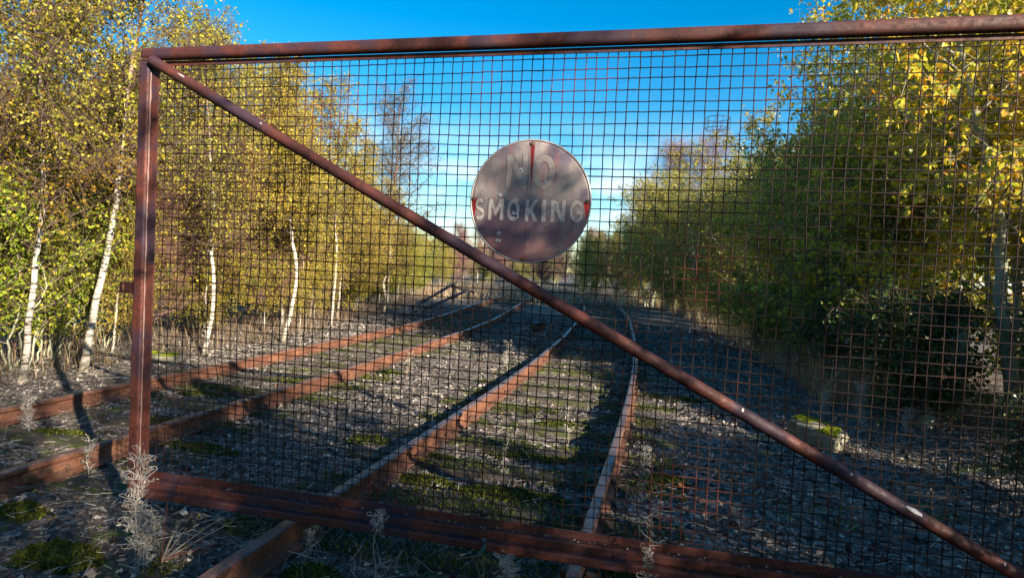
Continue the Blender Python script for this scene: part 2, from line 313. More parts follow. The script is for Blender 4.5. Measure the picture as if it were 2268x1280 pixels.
def track(k, y0, y1, label, step=.70, off=0.):
    t = empty('railway_track', (0, 0, 0), label, 'railway track')
    for s in (-1, 1): link('rail', rail_mesh(k, s, y0, y1), t)
    y = y0+.2+off; j = 0; SL_POS[k] = []
    while y < y1-.5:
        x = float(cx(k, y)); a = -math.atan2(float(cx(k, y+.3)-cx(k, y-.3)), .6)+rng.normal(0, .012); sx_ = rng.normal(0, .03)
        z = -.006+rng.normal(0, .004)
        link('sleeper', SLV[int(rng.integers(5))], t, (x+sx_, y, z), (0, 0, a+(math.pi if rng.random() < .5 else 0))); SL_POS[k].append((x+sx_, y, a, z))
        if y < 22:
            for s in (-1, 1): link('rail_chair', CH, t, (x+s*.7525*math.cos(a), y+s*.7525*math.sin(a), .0), (0, 0, a))
        y += step*(1+rng.normal(0, .03)); j += 1
    return t
trR = track('R', -3.6, 46, 'rusty railway track running under the gate and curving away at its right', off=.1)
trL = track('L', -3.6, 46, 'rusty railway track on the left beside the golden birches', off=.35)
def fishplate(t, k, side, y):
    x = float(cx(k, y))+side*.7525; a = -math.atan2(float(cx(k, y+.3)-cx(k, y-.3)), .6)
    for s in (-1, 1):
        f = bevel(link('fishplate', mesh('fishplate', [box((0, 0, 0), (.02, .46, .062))+(M['rail'],)]), t, (x+s*.021, y, .066), (0, 0, a)), .004)
        for q in (-.17, -.06, .06, .17):
            V_, F_ = tubes(A((0, 0, 0), (s*.022, 0, 0), (s*.024, 0, 0)), A(.016, .016, .001), 6); link('bolt', mesh('bolt', [(V_, F_, M['iron'])]), f, (s*.009, q, 0))
fishplate(trL, 'L', 1, .35); fishplate(trL, 'L', 1, 4.15); fishplate(trR, 'R', -1, 6.2)

# ------------------------------------------------------------------ gate
GZ = 2.56                                                     # height of the gate's top wire row
gate = empty('wire_mesh_gate', (0, 0, 0), 'big rusty steel gate with square wire mesh and a diagonal tube, across the tracks', 'gate')
def tubeobj(name, pts, rad, mat, k=16, parent=gate, sq=None):
    P = np.asarray(pts, float); V_, Q, T3 = tubes(P, np.full(len(P), rad) if np.isscalar(rad) else np.asarray(rad), k, cap=True)
    return link(name, mesh(name, [(V_, Q, mat), (V_, T3, mat)], True), parent)
def bar(name, x0, x1, y0, y1, z0, z1, b=.006, parent=gate, seg=3, mat=None, sub=0):
    o = link(name, mesh(name, [box(((x0+x1)/2, (y0+y1)/2, (z0+z1)/2), (abs(x1-x0), abs(y1-y0), abs(z1-z0)))+(mat or M['frame'],)]), parent)
    return bevel(o, b, seg)
XR = 4.42
# top: rounded hollow section with a flat lip below it that clamps the mesh
bar('top_rail', -.137, XR+.06, -.055, .005, GZ+.000, GZ+.066, .026, seg=6)
bar('top_lip', -.020, XR-.02, -.012, -.004, GZ-.026, GZ-.0005, .001)
bar('latch_post', -.137, -.073, -.052, .004, GZ-2.385, GZ-.002, .012, seg=4)
bar('post_lip', -.0725, -.024, -.030, -.022, GZ-2.264, GZ-.028, .001)
V_, F_ = tubes(np.stack([np.full(60, -.0725)+.0015*rng.normal(size=60), np.full(60, -.033), np.linspace(GZ-.05, GZ-2.2, 60)], -1), .0035+.0012*np.abs(rng.normal(size=60))[None][0], 5)
link('weld_seam', mesh('weld_seam', [(V_, F_, plain('weld_bead', [(.35, (.16, .10, .09)), (.62, (.26, .18, .16)), (.7, (.55, .5, .48))], 14, .5, 0))], True), gate)
bar('hinge_post', XR, XR+.07, -.055, .005, GZ-2.385, GZ-.002, .010)
bar('bottom_lip', -.020, XR-.002, -.020, -.012, GZ-2.300, GZ-2.264, .001)
bar('bottom_rail', -.071, XR-.002, -.062, .004, GZ-2.345, GZ-2.302, .007)
bar('bottom_flange', -.071, 1.93, -.098, -.050, GZ-2.388, GZ-2.347, .008)
bar('bottom_flange', 1.955, XR-.002, -.096, -.050, GZ-2.390, GZ-2.347, .008)
# diagonal tube
tubeobj('diagonal_brace', [A(-.05, -.050, GZ-.008)*(1-t)+A(4.40, -.050, GZ-2.300)*t+A(0, 0, -.012*math.sin(math.pi*t)) for t in np.linspace(0, 1, 14)], .029, M['frame'], 20)
# corner weld and latch plate with a slot
def plate_slot():
    x0, x1, z0, z1 = -.245, -.137, -.031, .031; a0, a1, b0, b1 = -.230, -.216, -.019, .019
    o = A((x0, z0), (x1, z0), (x1, z1), (x0, z1)); i_ = A((a0, b0), (a1, b0), (a1, b1), (a0, b1)); V = []
    for y in (-.0295, -.0215):
        for q in np.vstack([o, i_]): V.append((q[0], y, q[1]))
    F = []
    for a in range(4):
        b = (a+1) % 4; F += [[a, b, 4+b, 4+a], [8+a, 12+a, 12+b, 8+b], [a, 8+a, 8+b, b], [4+a, 4+b, 12+b, 12+a]]
    return np.array(V), np.array(F)
V_, F_ = plate_slot(); lp = bevel(link('latch_plate', mesh('latch_plate', [(V_, F_, M['iron_latch'] if 'iron_latch' in M else M['frame'])]), gate, (0, 0, GZ-1.250)), .002)
for sgn in (-1, 1):
    P = np.stack([np.linspace(-.150, -.128, 8), np.full(8, -.031), np.full(8, .031*sgn)], -1); V_, F_ = tubes(P, .004+.001*rng.random(8), 6); link('weld', mesh('weld', [(V_, F_, M['wire'])], True), lp)
for (ax_, az_, bx_, bz_) in ((-.135, GZ-.001, -.075, GZ-.001), (-.072, GZ-2.303, -.072, GZ-2.385), (-.073, GZ-.03, -.02, GZ-.05)):
    q = np.linspace(0, 1, 10); V_, F_ = tubes(np.stack([ax_+(bx_-ax_)*q, np.full(10, -.052), az_+(bz_-az_)*q], -1), .004+.0015*rng.random(10), 6); link('weld', mesh('weld', [(V_, F_, M['iron'])], True), gate)
# mesh wires, each a part
Nw = 90
BND = [(.62, 1.1, .10, .012, -.006), (1.5, .45, .14, -.008, .010), (2.9, 1.35, .12, .010, .012), (3.4, .6, .16, -.012, .006), (1.2, 1.9, .12, .008, -.012), (3.75, 1.75, .14, -.010, -.010), (.35, 1.75, .08, .010, .006), (2.55, 2.0, .10, -.006, .012)]
def bent(P):
    D_ = np.zeros_like(P)
    for bx, bz, br_, ax_, az_ in BND:
        g_ = np.exp(-((P[:, 0]-bx)**2+(P[:, 2]-(GZ-bz))**2)/(2*br_**2)); D_[:, 0] += ax_*g_; D_[:, 2] += az_*g_; D_[:, 1] += (ax_+az_)*1.2*g_
    return P+D_
for r_ in range(1, 46):
    x = np.linspace(-.020, XR-.002, Nw); z = GZ-.05*r_+.0016*rng.normal()+.0018*np.cumsum(rng.normal(size=Nw))*.35+.004*vn(x*.9, x*0+.03*r_, 61); z -= np.linspace(0, z[-1]-z[0], Nw)*.8
    y = -.0015+.0022*np.cos(np.arange(Nw)*math.pi)+.004*vn(x*1.2, x*0+r_, 3)
    V_, F_ = tubes(bent(np.stack([x, y, z], -1)), np.full(Nw, .0026)*(1+.25*(rng.random(Nw) < .08)), 5); link('wire', mesh('wire', [(V_, F_, M['wire'])], True), gate)
for k_ in range(0, 89):
    z = np.linspace(GZ-.010, GZ-2.290, Nw); x = .05*k_+.0016*rng.normal()+.0018*np.cumsum(rng.normal(size=Nw))*.35+.004*vn(z*.9, z*0+.04*k_, 62); x -= np.linspace(0, x[-1]-x[0], Nw)*.8
    y = .0035+.004*vn(np.full(Nw, .06*k_), z*0+7, 3)+.0008*rng.normal(size=Nw)
    V_, F_ = tubes(bent(np.stack([x, y, z], -1)), np.full(Nw, .0026)*(1+.25*(rng.random(Nw) < .08)), 5); link('wire', mesh('wire', [(V_, F_, M['wire'])], True), gate)
# cobweb strands and seed fluff caught in the upper mesh
st = []
for _ in range(70):
    x0 = rng.uniform(.9, 3.3); z0 = GZ-rng.uniform(.03, .30)**1.0; n_ = 7; d = rng.normal(size=2)*.03
    q = np.linspace(0, 1, n_); st.append(np.stack([x0+d[0]*q+.004*rng.normal(size=n_), np.full(n_, -.006), z0+d[1]*q-.02*q*(1-q)+.003*rng.normal(size=n_)], -1))
V_, F_ = tubes(np.array(st), np.full((70, 7), .0005), 3); o = link('cobweb_strand', mesh('cobweb_strand', [(V_, F_, M['twig'])]), gate); o['kind'] = 'stuff'
# paint chips and scratches on the brace
for t_, w_, h_ in ((.045, .045, .006), (.155, .02, .004), (.70, .012, .016), (.80, .008, .012), (.855, .08, .014), (.93, .006, .02)):
    c = A(-.05, 0, GZ-.008)*(1-t_)+A(4.40, 0, GZ-2.300)*t_; q = []
    for a in np.linspace(0, 2*math.pi, 9)[:-1]: q.append((math.cos(a)*w_/2*(1+.3*rng.normal()), math.sin(a)*h_/2*(1+.2*rng.normal())))
    q = np.array(q); ang = -math.atan2(2.292, 4.45); u = A(math.cos(ang), 0, math.sin(ang)); w = A(-math.sin(ang), 0, math.cos(ang))
    hh = .016+q[:, 1]; V_ = c+u*q[:, :1]+w*hh[:, None]; V_[:, 1] = -.050-np.sqrt(np.maximum(.0297**2-hh**2, 1e-6)); V_ = np.vstack([V_, V_.mean(0)+A(0, -.001, 0)])
    V_[:, 2] -= .012*math.sin(math.pi*t_)
    link('paint_chip', mesh('paint_chip', [(V_, np.array([[a, (a+1) % 8, 8] for a in range(8)]), M['chip'])]), gate)

# ------------------------------------------------------------------ the round sign
SX, SZ, SR = 2.070, GZ-.719, .294
def sign_mat():
    m, n, l, p = NT('sign_weathered_dapple'); tcn = n.new('ShaderNodeTexCoord'); sp = n.new('ShaderNodeSeparateXYZ'); l.new(tcn.outputs['Object'], sp.inputs[0])
    t = noise(n, l, 5.5, 8, .65, sc3=(1, 1, .6)); r = ramp(n, [(.3, (.14, .115, .13)), (.5, (.27, .23, .235)), (.7, (.44, .385, .34))]); l.new(t.outputs['Fac'], r.inputs[0]); c = r.outputs[0]
    dapple_n = noise(n, l, 3.1, 4, .5); c = mixc(n, l, mrange(n, l, dapple_n.outputs['Fac'], .47, .60, 0, .75), c, (.075, .055, .12))  # violet patches: dappled tree shade painted into the plate colour
    st = noise(n, l, 9, 6, .7, sc3=(3, 1, .35)); c = mixc(n, l, mrange(n, l, st.outputs['Fac'], .5, .72, 0, .55), c, (.30, .09, .07))
    sk = noise(n, l, 150, 3, .7); c = mixc(n, l, mrange(n, l, sk.outputs['Fac'], .58, .66, 0, .8), c, (.07, .045, .05))
    lo = mrange(n, l, sp.outputs['Z'], -.02, -.22, 0, .35); c = mixc(n, l, lo, c, (.50, .15, .12))  # pink lower half: warm sun on the plate, painted into its colour
    def M2(op, a, b):
        q = n.new('ShaderNodeMath'); q.operation = op
        for i_, v_ in ((0, a), (1, b)):
            if isinstance(v_, (int, float)): q.inputs[i_].default_value = v_
            else: l.new(v_, q.inputs[i_])
        return q.outputs[0]
    wob = noise(n, l, 14, 3, .6); xw = M2('ADD', sp.outputs['X'], M2('MULTIPLY', M2('SUBTRACT', wob.outputs['Fac'], .5), .006))
    for bx, bz, w0, ln, colr in ((.003, .262, .011, .20, (.14, .010, .012)), (-.272, .005, .017, .09, (.42, .02, .02)), (.274, .0, .016, .085, (.45, .02, .025)), (-.020, -.262, .02, .03, (.3, .1, .08))):
        dz = M2('DIVIDE', M2('SUBTRACT', bz, sp.outputs['Z']), ln); wd = M2('MULTIPLY', M2('SUBTRACT', 1.0, M2('MINIMUM', dz, .9)), w0)
        dx = M2('ABSOLUTE', M2('SUBTRACT', xw, bx), 0); inx = mrange(n, l, M2('SUBTRACT', dx, wd), .004, -.003); inz = M2('MULTIPLY', mrange(n, l, dz, -.08, .02), mrange(n, l, dz, 1.3, .8))
        c = mixc(n, l, M2('MULTIPLY', inx, inz), c, colr)
    # the vertical join of the two halves
    c = mixc(n, l, mrange(n, l, M2('ABSOLUTE', M2('SUBTRACT', xw, -.014), 0), .0022, .0012, 0, .6), c, (.10, .06, .07))
    l.new(c, p.inputs['Base Color']); p.inputs['Roughness'].default_value = .42; bump(n, l, p, sk.outputs['Fac'], .001, .4); return m
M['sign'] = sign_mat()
def faded():
    m, n, l, p = NT('letter_faded'); t = noise(n, l, 30, 6, .7); r = ramp(n, [(.3, (.17, .14, .15)), (.55, (.31, .27, .265)), (.7, (.39, .35, .33))]); l.new(t.outputs['Fac'], r.inputs[0])
    l.new(r.outputs[0], p.inputs['Base Color']); p.inputs['Roughness'].default_value = .42; return m
M['faded'] = faded()
def letter_mat():
    m, n, l, p = NT('letter_weathered'); t = noise(n, l, 40, 6, .7); r = ramp(n, [(.3, (.32, .27, .26)), (.55, (.54, .48, .46)), (.7, (.60, .55, .53))]); l.new(t.outputs['Fac'], r.inputs[0])
    l.new(r.outputs[0], p.inputs['Base Color']); p.inputs['Roughness'].default_value = .4; return m
M['letter'] = letter_mat()
sign = empty('round_sign', (SX, -.012, SZ), 'weathered round grey sign reading NO SMOKING, bolted on the gate mesh', 'sign')
seg = 96; a = np.arange(seg)*2*math.pi/seg
rings = [(0, -.0065), (.10, -.0065), (.20, -.006), (.272, -.0055), (.284, -.004), (.288, -.0005)]
V_ = []; 
for rr, yy in rings: V_ += [(rr*math.cos(q), yy, rr*math.sin(q)) for q in a] if rr else [(1e-5*math.cos(q), yy, 1e-5*math.sin(q)) for q in a]
F_ = [[i*seg+j, i*seg+(j+1) % seg, (i+1)*seg+(j+1) % seg, (i+1)*seg+j] for i in range(len(rings)-1) for j in range(seg)]
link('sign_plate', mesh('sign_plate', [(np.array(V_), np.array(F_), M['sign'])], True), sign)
P = np.stack([.290*np.cos(np.arange(97)*2*math.pi/96), np.full(97, -.003), .290*np.sin(np.arange(97)*2*math.pi/96)], -1)
V_, F_ = tubes(P, np.full(97, .0048), 8)
link('sign_rim', mesh('sign_rim', [(V_, F_, plain('rim_metal', [(.35, (.25, .22, .22)), (.65, (.50, .46, .44))], 8, .35, .001, metal=.3))], True), sign)
back = np.vstack([np.stack([.289*np.cos(a), np.full(seg, .002), .289*np.sin(a)], -1), [[0, .002, 0]]])
link('sign_back', mesh('sign_back', [(back, np.array([[(j+1) % seg, j, seg] for j in range(seg)]), M['dark_metal'])]), sign)
def stroke(pts, w):
    P = np.array(pts, float); T = unit(np.gradient(P, axis=0)); N_ = np.stack([-T[:, 1], T[:, 0]], -1); w = np.broadcast_to(w, (len(P),))[:, None]; return [np.vstack([P+N_*w/2, (P-N_*w/2)[::-1]])]
def arcp(cx_, cy_, rx, ry, a0, a1, n=16): q = np.radians(np.linspace(a0, a1, n)); return [(cx_+rx*math.cos(t), cy_+ry*math.sin(t)) for t in q]
def glyph(ch):
    """outlines in a unit box, filled with holes where they nest"""
    if ch == 'N': return [A((0, 0), (0, 1), (.30, 1), (.74, .40), (.74, 1), (1, 1), (1, 0), (.72, 0), (.26, .62), (.26, 0))]
    if ch == 'M': return [A((0, 0), (0, 1), (.24, 1), (.50, .55), (.76, 1), (1, 1), (1, 0), (.78, 0), (.78, .62), (.54, .22), (.46, .22), (.22, .62), (.22, 0))]
    if ch == 'K': return [A((0, 0), (0, 1), (.27, 1), (.27, .57), (.66, 1), (.99, 1), (.55, .54), (1, 0), (.67, 0), (.38, .37), (.27, .25), (.27, 0))]
    if ch == 'I': return [A((0, 0), (0, 1), (1, 1), (1, 0))]
    if ch == 'O': return [np.array(arcp(.5, .5, .5, .5, 0, 352, 44)), np.array(arcp(.5, .5, .23, .31, 0, 352, 44))]
    if ch == 'S': return stroke(arcp(.5, .72, .36, .195, 35, 262, 16)+arcp(.5, .29, .36, .205, 80, -145, 16), .185*np.ones(32))
    if ch == 'G': return stroke(arcp(.52, .5, .40, .41, 42, 322, 26)+[(.86, .28), (.87, .44)], .19)+[]
def letter(ch, x0, x1, z0, z1):
    def build(name, off, y, mat, par):
        cu = bpy.data.curves.new('t', 'CURVE'); cu.dimensions = '2D'; cu.fill_mode = 'BOTH'; cu.offset = off
        gl = glyph(ch) + ([A((.50, .36), (.50, .52), (.97, .52), (.97, .36))] if False else [])
        for o_ in gl:
            sp = cu.splines.new('POLY'); sp.points.add(len(o_)-1); sp.use_cyclic_u = True
            for p_, q in zip(sp.points, o_): p_.co = (x0+q[0]*(x1-x0), z0+q[1]*(z1-z0), 0, 1)
        ob = bpy.data.objects.new('t', cu); COL.objects.link(ob); bpy.context.view_layer.update()
        me = bpy.data.meshes.new_from_object(ob.evaluated_get(bpy.context.evaluated_depsgraph_get())); bpy.data.objects.remove(ob); bpy.data.curves.remove(cu)
        for v in me.vertices: v.co = (v.co.x, y, v.co.y)
        me.materials.clear(); me.materials.append(mat); me.name = name; return link(name, me, par)
    l_ = build('letter', 0, -.0086, M['faded'] if z0 > 0 else M['letter'], sign); build('letter_outline', .0012, -.0078, M['iron'], l_)
    if ch == 'G':
        V_ = A((x0+.52*(x1-x0), 0, z0+.38*(z1-z0)), (x0+.52*(x1-x0), 0, z0+.53*(z1-z0)), (x0+.965*(x1-x0), 0, z0+.53*(z1-z0)), (x0+.965*(x1-x0), 0, z0+.38*(z1-z0))); V_[:, 1] = -.0090; link('letter_bar', mesh('letter_bar', [(V_, np.array([[0, 1, 2, 3]]), M['letter'])]), l_)
u_ = .000594
for ch, a0, a1 in (('N', -200, -25), ('O', 15, 200)): letter(ch, a0*u_, a1*u_, .058, .220)
for ch, a0, a1 in (('S', -450, -365), ('M', -337, -210), ('O', -182, -76), ('K', -30, 75), ('I', 103, 137), ('N', 177, 295), ('G', 325, 440)): letter(ch, a0*u_, a1*u_, -.095, .009)
for bx, bz in ((.003, .273), (-.276, .008), (.277, .004), (-.020, -.276)):
    V_, F_ = tubes(A((0, 0, 0), (0, -.006, 0), (0, -.0075, 0), (0, -.008, 0)), A(.0105, .010, .007, .0005), 6); link('bolt', mesh('bolt', [(V_, F_, M['iron'])]), sign, (bx, -.005, bz))
for hx, hz, hr in ((-.050, .145, .011), (.078, .092, .009), (-.142, .028, .007), (-.062, .010, .009), (-.066, -.067, .017), (.125, -.012, .011), (-.142, -.158, .009), (-.144, -.192, .010)):
    n_ = 9; an = np.arange(n_)*2*math.pi/n_; rr = hr*(1+.35*rng.normal(size=n_)); V_ = np.stack([rr*np.cos(an), np.full(n_, -.0012), rr*np.sin(an)], -1); V_ = np.vstack([V_, V_*A(1.15, 0, 1.15)+A(0, .0006, 0), [[0, -.0004, 0]]])
    F1 = np.array([[q, (q+1) % n_, 2*n_] for q in range(n_)]); F2 = np.array([[n_+q, n_+(q+1) % n_, (q+1) % n_, q] for q in range(n_)])
    ph = link('bullet_dent', mesh('bullet_dent', [(V_, F1, M['chip']), (V_, F2, M['chip'])]), sign, (hx, -.0090, hz))
    n_ = 8; an = np.arange(n_)*2*math.pi/n_; V_ = np.vstack([np.stack([hr*.38*np.cos(an), np.full(n_, -.0018), hr*.38*np.sin(an)], -1), [[0, -.0016, 0]]]); link('hole', mesh('hole', [(V_, np.array([[q, (q+1) % n_, n_] for q in range(n_)]), M['hole'])]), ph, (hr*.2, 0, -hr*.2))

# ------------------------------------------------------------------ trees
def pathpts(ctrl, n=26, wig=.02, r=None):
    ctrl = np.asarray(ctrl, float); s = np.concatenate([[0], np.cumsum(np.linalg.norm(np.diff(ctrl, axis=0), axis=1))]); s /= s[-1]; t = np.linspace(0, 1, n)
    P = np.stack([np.interp(t, s, ctrl[:, i]) for i in range(3)], -1); k = np.array([1, 2, 3, 2, 1.]); k /= k.sum()
    Q = np.pad(P, ((2, 2), (0, 0)), mode='reflect', reflect_type='odd'); P = np.stack([np.convolve(Q[:, i], k, 'valid') for i in range(3)], -1)
    if r is not None: w = np.cumsum(r.normal(size=(n, 2)), axis=0); w -= np.linspace(0, 1, n)[:, None]*w[-1]; P[:, :2] += w*wig
    return P
def grow(seed, stems, r0=.06, nb=60, t0=.25, blen=1.2, bel=.6, curve=.1, ntw=1500, twl=.35, droop=.3, nleaf=9000, L=.04, W=.03, shape='birch', spread=.022, straight=.35, leafdown=.3):
    r = np.random.default_rng(seed); TR = []; BP = []; BR = []
    per = max(1, nb//len(stems))
    for si, ctrl in enumerate(stems):
        P = pathpts(ctrl, 26, .012 if shape == 'birch' else .02, r); t = np.linspace(0, 1, 26); rad = r0*(1 if si == 0 else .7)*((1-t)**.85*.93+.07); rad[0] *= 1.25; rad[1] *= 1.08
        TR.append(tubes(P, rad, 9)); H = np.linalg.norm(P[-1]-P[0])
        tb = t0+(1-t0)*r.random(per)**.9; base = np.stack([np.interp(tb, t, P[:, i]) for i in range(3)], -1); az = r.random(per)*2*math.pi; el = bel+r.normal(0, .22, per)+tb*.25
        if shape == 'birch': pl = (1-tb)**.6*.85+.22
        elif shape == 'cone': pl = (1-tb)*.95+.1
        else: pl = np.sqrt(np.clip(1-((tb-.45)/.62)**2, .06, 1))
        Lb = blen*pl*r.uniform(.65, 1.15, per); d = np.stack([np.cos(az)*np.cos(el), np.sin(az)*np.cos(el), np.sin(el)], -1); q = np.linspace(0, 1, 6)
        PB = base[:, None]+d[:, None]*(Lb[:, None]*q)[..., None]+r.normal(size=(per, 6, 3))*(.035*Lb[:, None]*q)[..., None]; PB[..., 2] += curve*(Lb[:, None])*q**2
        rb = np.interp(tb, t, rad)[:, None]*.42*(1-q*.85)*np.ones((per, 1)); BP.append(PB); BR.append(np.maximum(rb, .0022))
    BP = np.concatenate(BP); BR = np.concatenate(BR); nbr = len(BP)
    ll = np.linalg.norm(BP[:, -1]-BP[:, 0], axis=1); pr = ll/ll.sum(); bi = r.choice(nbr, ntw, p=pr); s = .12+.88*r.random(ntw)**.8; f = s*5; i0 = np.minimum(f.astype(int), 4); fr = (f-i0)[:, None]
    base = BP[bi, i0]*(1-fr)+BP[bi, i0+1]*fr; dm = unit(BP[bi, 5]-BP[bi, 0]); d = unit(dm*straight+r.normal(size=(ntw, 3))*.6); d[:, 2] -= droop*.4; d = unit(d)
    Lt = twl*r.uniform(.4, 1.25, ntw); q = np.linspace(0, 1, 4); PT = base[:, None]+d[:, None]*(Lt[:, None]*q)[..., None]; PT[..., 2] -= droop*Lt[:, None]*q**2; PT += r.normal(size=PT.shape)*(.03*Lt)[:, None, None]*(q[:, None] > 0)
    tw = tubes(PT, np.maximum(.0042*(1-q*.75), .0012)[None]*np.ones((ntw, 1)), 3); br = tubes(BP, BR, 5)
    ti = r.integers(ntw, size=nleaf); s = .15+.85*r.random(nleaf); f = s*3; i0 = np.minimum(f.astype(int), 2); fr = (f-i0)[:, None]; C = PT[ti, i0]*(1-fr)+PT[ti, i0+1]*fr+r.normal(size=(nleaf, 3))*spread
    D = r.normal(size=(nleaf, 3)); D[:, 2] -= leafdown; Nn = r.normal(size=(nleaf, 3)); Nn[:, 2] += .5; Ls = L*r.uniform(.55, 1.25, nleaf)
    return dict(tr=TR, br=br, tw=tw, lf=leafq(C, D, unit(Nn), Ls, Ls*W/L*r.uniform(.8, 1.1, nleaf)), C=C)
def tree_meshes(g, bark, twig, leaf):
    return (mesh('trunk', [(v, f, bark) for v, f in g['tr']], True), mesh('branches', [(*g['br'], twig[0]), (*g['tw'], twig[1])], True), mesh('crown', [(*g['lf'], leaf)]) if leaf else None)
def place(name, ms, loc, label, cat, group=None, rz=0, s=(1, 1, 1), tilt=(0, 0)):
    z = float(gz(loc[0], loc[1]))-.03; o = empty(name, (loc[0], loc[1], z), label, cat, group, rz); o.rotation_euler = (tilt[0], tilt[1], rz); o.scale = s
    link('trunk' if 'bush' not in name and 'shrub' not in name else 'stems', ms[0], o); b = link('branches', ms[1], o); b['kind'] = 'stuff'
    if ms[2]: c = link('crown', ms[2], o); c['kind'] = 'stuff'
    return o
TW = (M['twig'], M['twig']); PTW = (M['pale_twig'], M['twig'])
# particular birches at the left, built to the lean and bends of their trunks (local to the base)
def rel(pts): p = A(*pts); return p-p[0]*A(1, 1, 0)
def birch(seed, pts, r0, label, leaf='birch_gold', nl=9000, **kw):
    p = A(*pts); g = grow(seed, [p-A(p[0, 0], p[0, 1], 0)], r0=r0, nleaf=nl, **kw); ms = tree_meshes(g, M['birch_bark'], TW, M[leaf]); return place('birch_tree', ms, (p[0, 0], p[0, 1]), label, 'birch tree')
KW = dict(nb=95, t0=.3, blen=1.6, bel=.45, ntw=2200, twl=.38, droop=.35, L=.042, W=.034)
birch(11, [(-4.16, 3.3, 0), (-4.08, 3.3, .5), (-3.87, 3.3, 1.48), (-3.76, 3.4, 2.93), (-3.70, 3.5, 4.0), (-3.62, 3.6, 5.2), (-3.6, 3.7, 6.0)], .046, 'leaning white birch just left of the gate post, its foot at the ballast edge', nl=13000, **{**KW, 'nb': 90, 't0': .36, 'blen': 2.0, 'ntw': 3600})
birch(12, [(-4.10, 2.5, 0), (-4.0, 2.5, .9), (-3.96, 2.55, 1.74), (-4.04, 2.6, 3.24), (-4.3, 2.7, 4.4), (-4.4, 2.8, 5.6)], .036, 'thin birch nearest the left edge, brownish trunk among green undergrowth', 'birch_green', nl=10000, **{**KW, 't0': .3, 'ntw': 2600})
birch(13, [(-4.05, 5.3, 0), (-3.92, 5.3, .9), (-4.1, 5.4, 2.2), (-4.3, 5.5, 3.6), (-4.4, 5.6, 4.9)], .034, 'short leaning birch behind the gate near the latch post, foot in dry grass', nl=9000, **KW)
birch(14, [(-3.80, 7.0, 0), (-3.60, 7.0, .6), (-3.56, 7.0, 1.3), (-3.72, 7.05, 2.0), (-3.95, 7.15, 2.9), (-4.05, 7.3, 3.8), (-4.15, 7.4, 4.6), (-4.2, 7.5, 5.2)], .040, 'slender birch with a bent white trunk seen under the diagonal tube', nl=18000, **{**KW, 't0': .38, 'blen': 1.1, 'ntw': 2600})
birch(15, [(-4.45, 9.9, 0), (-4.38, 9.9, 1.3), (-4.55, 10, 2.8), (-4.6, 10, 4.6), (-4.6, 10, 5.6)], .032, 'straight small birch farther along the left row, pale orange trunk', 'birch_gold', nl=9000, **KW)
birch(16, [(-5.50, 15, 0), (-5.42, 15, .5), (-5.62, 15, .95), (-5.30, 15, 1.5), (-5.35, 15, 2.5), (-5.5, 15, 4.0)], .05, 'crooked white birch with a zigzag stem near the buffer stop', 'birch_gold', nl=8000, **{**KW, 'blen': 1.0})
birch(17, [(-6.10, 16.5, 0), (-6.0, 16.5, 2.4), (-5.95, 16.5, 4.4), (-5.9, 16.5, 7.4)], .06, 'tall nearly bare birch rising above the golden row against blue sky', 'birch_gold', nl=3200, **{**KW, 't0': .30, 'nb': 110, 'blen': 2.3, 'bel': .5, 'ntw': 4600, 'twl': .5})
# variants to copy
def std(seed, H, lean=.3, **kw):
    r = np.random.default_rng(seed); q = np.linspace(0, 1, 6); ax, ay = r.normal(size=2)*lean
    return [np.stack([ax*q**1.4+r.normal(size=6)*.05*q, ay*q**1.4+r.normal(size=6)*.05*q, H*q], -1)]
BV = [tree_meshes(grow(20+i, std(30+i, 5.6), r0=.034, nb=100, t0=.10, blen=1.75, bel=.45, ntw=2500, twl=.42, droop=.45, nleaf=20000, L=.048, W=.039), M['birch_bark'], TW, M['birch_gold' if i != 1 else 'birch_green']) for i in range(4)]
def multi(seed, n, H, sp): 
    r = np.random.default_rng(seed); out = []
    for _ in range(n):
        a_ = r.random()*2*math.pi; h = H*r.uniform(.65, 1.05); q = np.linspace(0, 1, 6); k = sp*r.uniform(.3, 1)
        out.append(np.stack([.12*math.cos(a_)+k*math.cos(a_)*q**.9+r.normal(size=6)*.05, .12*math.sin(a_)+k*math.sin(a_)*q**.9+r.normal(size=6)*.05, h*q], -1))
    return out
SV = [tree_meshes(grow(40+i, multi(50+i, 9, 2.3, .8), r0=.018, nb=90, t0=.12, blen=.7, bel=.7, ntw=1800, twl=.30, droop=.1, nleaf=10000, L=.045, W=.034, shape='round'), M['grey_bark'], PTW, M['shrub_leaf']) for i in range(3)]
WV = [tree_meshes(grow(60+i, multi(70+i, 9, 5.0, 1.6), r0=.05, nb=170, t0=.08, blen=1.45, bel=.55, ntw=3000, twl=.42, droop=.05, nleaf=19000, L=.082, W=.044, shape='round', spread=.03), M['grey_bark'], (M['pale_twig'], M['twig']), M['willow_leaf']) for i in range(3)]
PV = [tree_meshes(grow(80+i, std(90+i, 7.0, .5)+multi(95+i, 3, 5.6, 1.0), r0=.075, nb=110, t0=.10, blen=1.9, bel=.5, ntw=3000, twl=.5, droop=.1, nleaf=15000, L=.095, W=.068, shape='round', spread=.05, leafdown=.9), M['grey_bark'], (M['pale_twig'], M['pale_twig']), M['poplar_leaf']) for i in range(3)]
NV = [tree_meshes(grow(100+i, std(110+i, 7.5, .3), r0=.07, nb=130, t0=.16, blen=2.7, bel=.55, curve=.25, ntw=6500, twl=.75, droop=.1, nleaf=3600, L=.05, W=.04), M['birch_bark'], (M['pink_twig'], M['pink_twig']), M['pink_leaf']) for i in range(2)]
DV = [tree_meshes(grow(120+i, multi(130+i, 6, 1.5, .7), r0=.014, nb=60, t0=.1, blen=.6, bel=.5, ntw=1000, twl=.3, droop=.2, nleaf=5000, L=.062, W=.045, shape='round', leafdown=.6), M['twig'], TW, M['dark_leaf']) for i in range(2)]
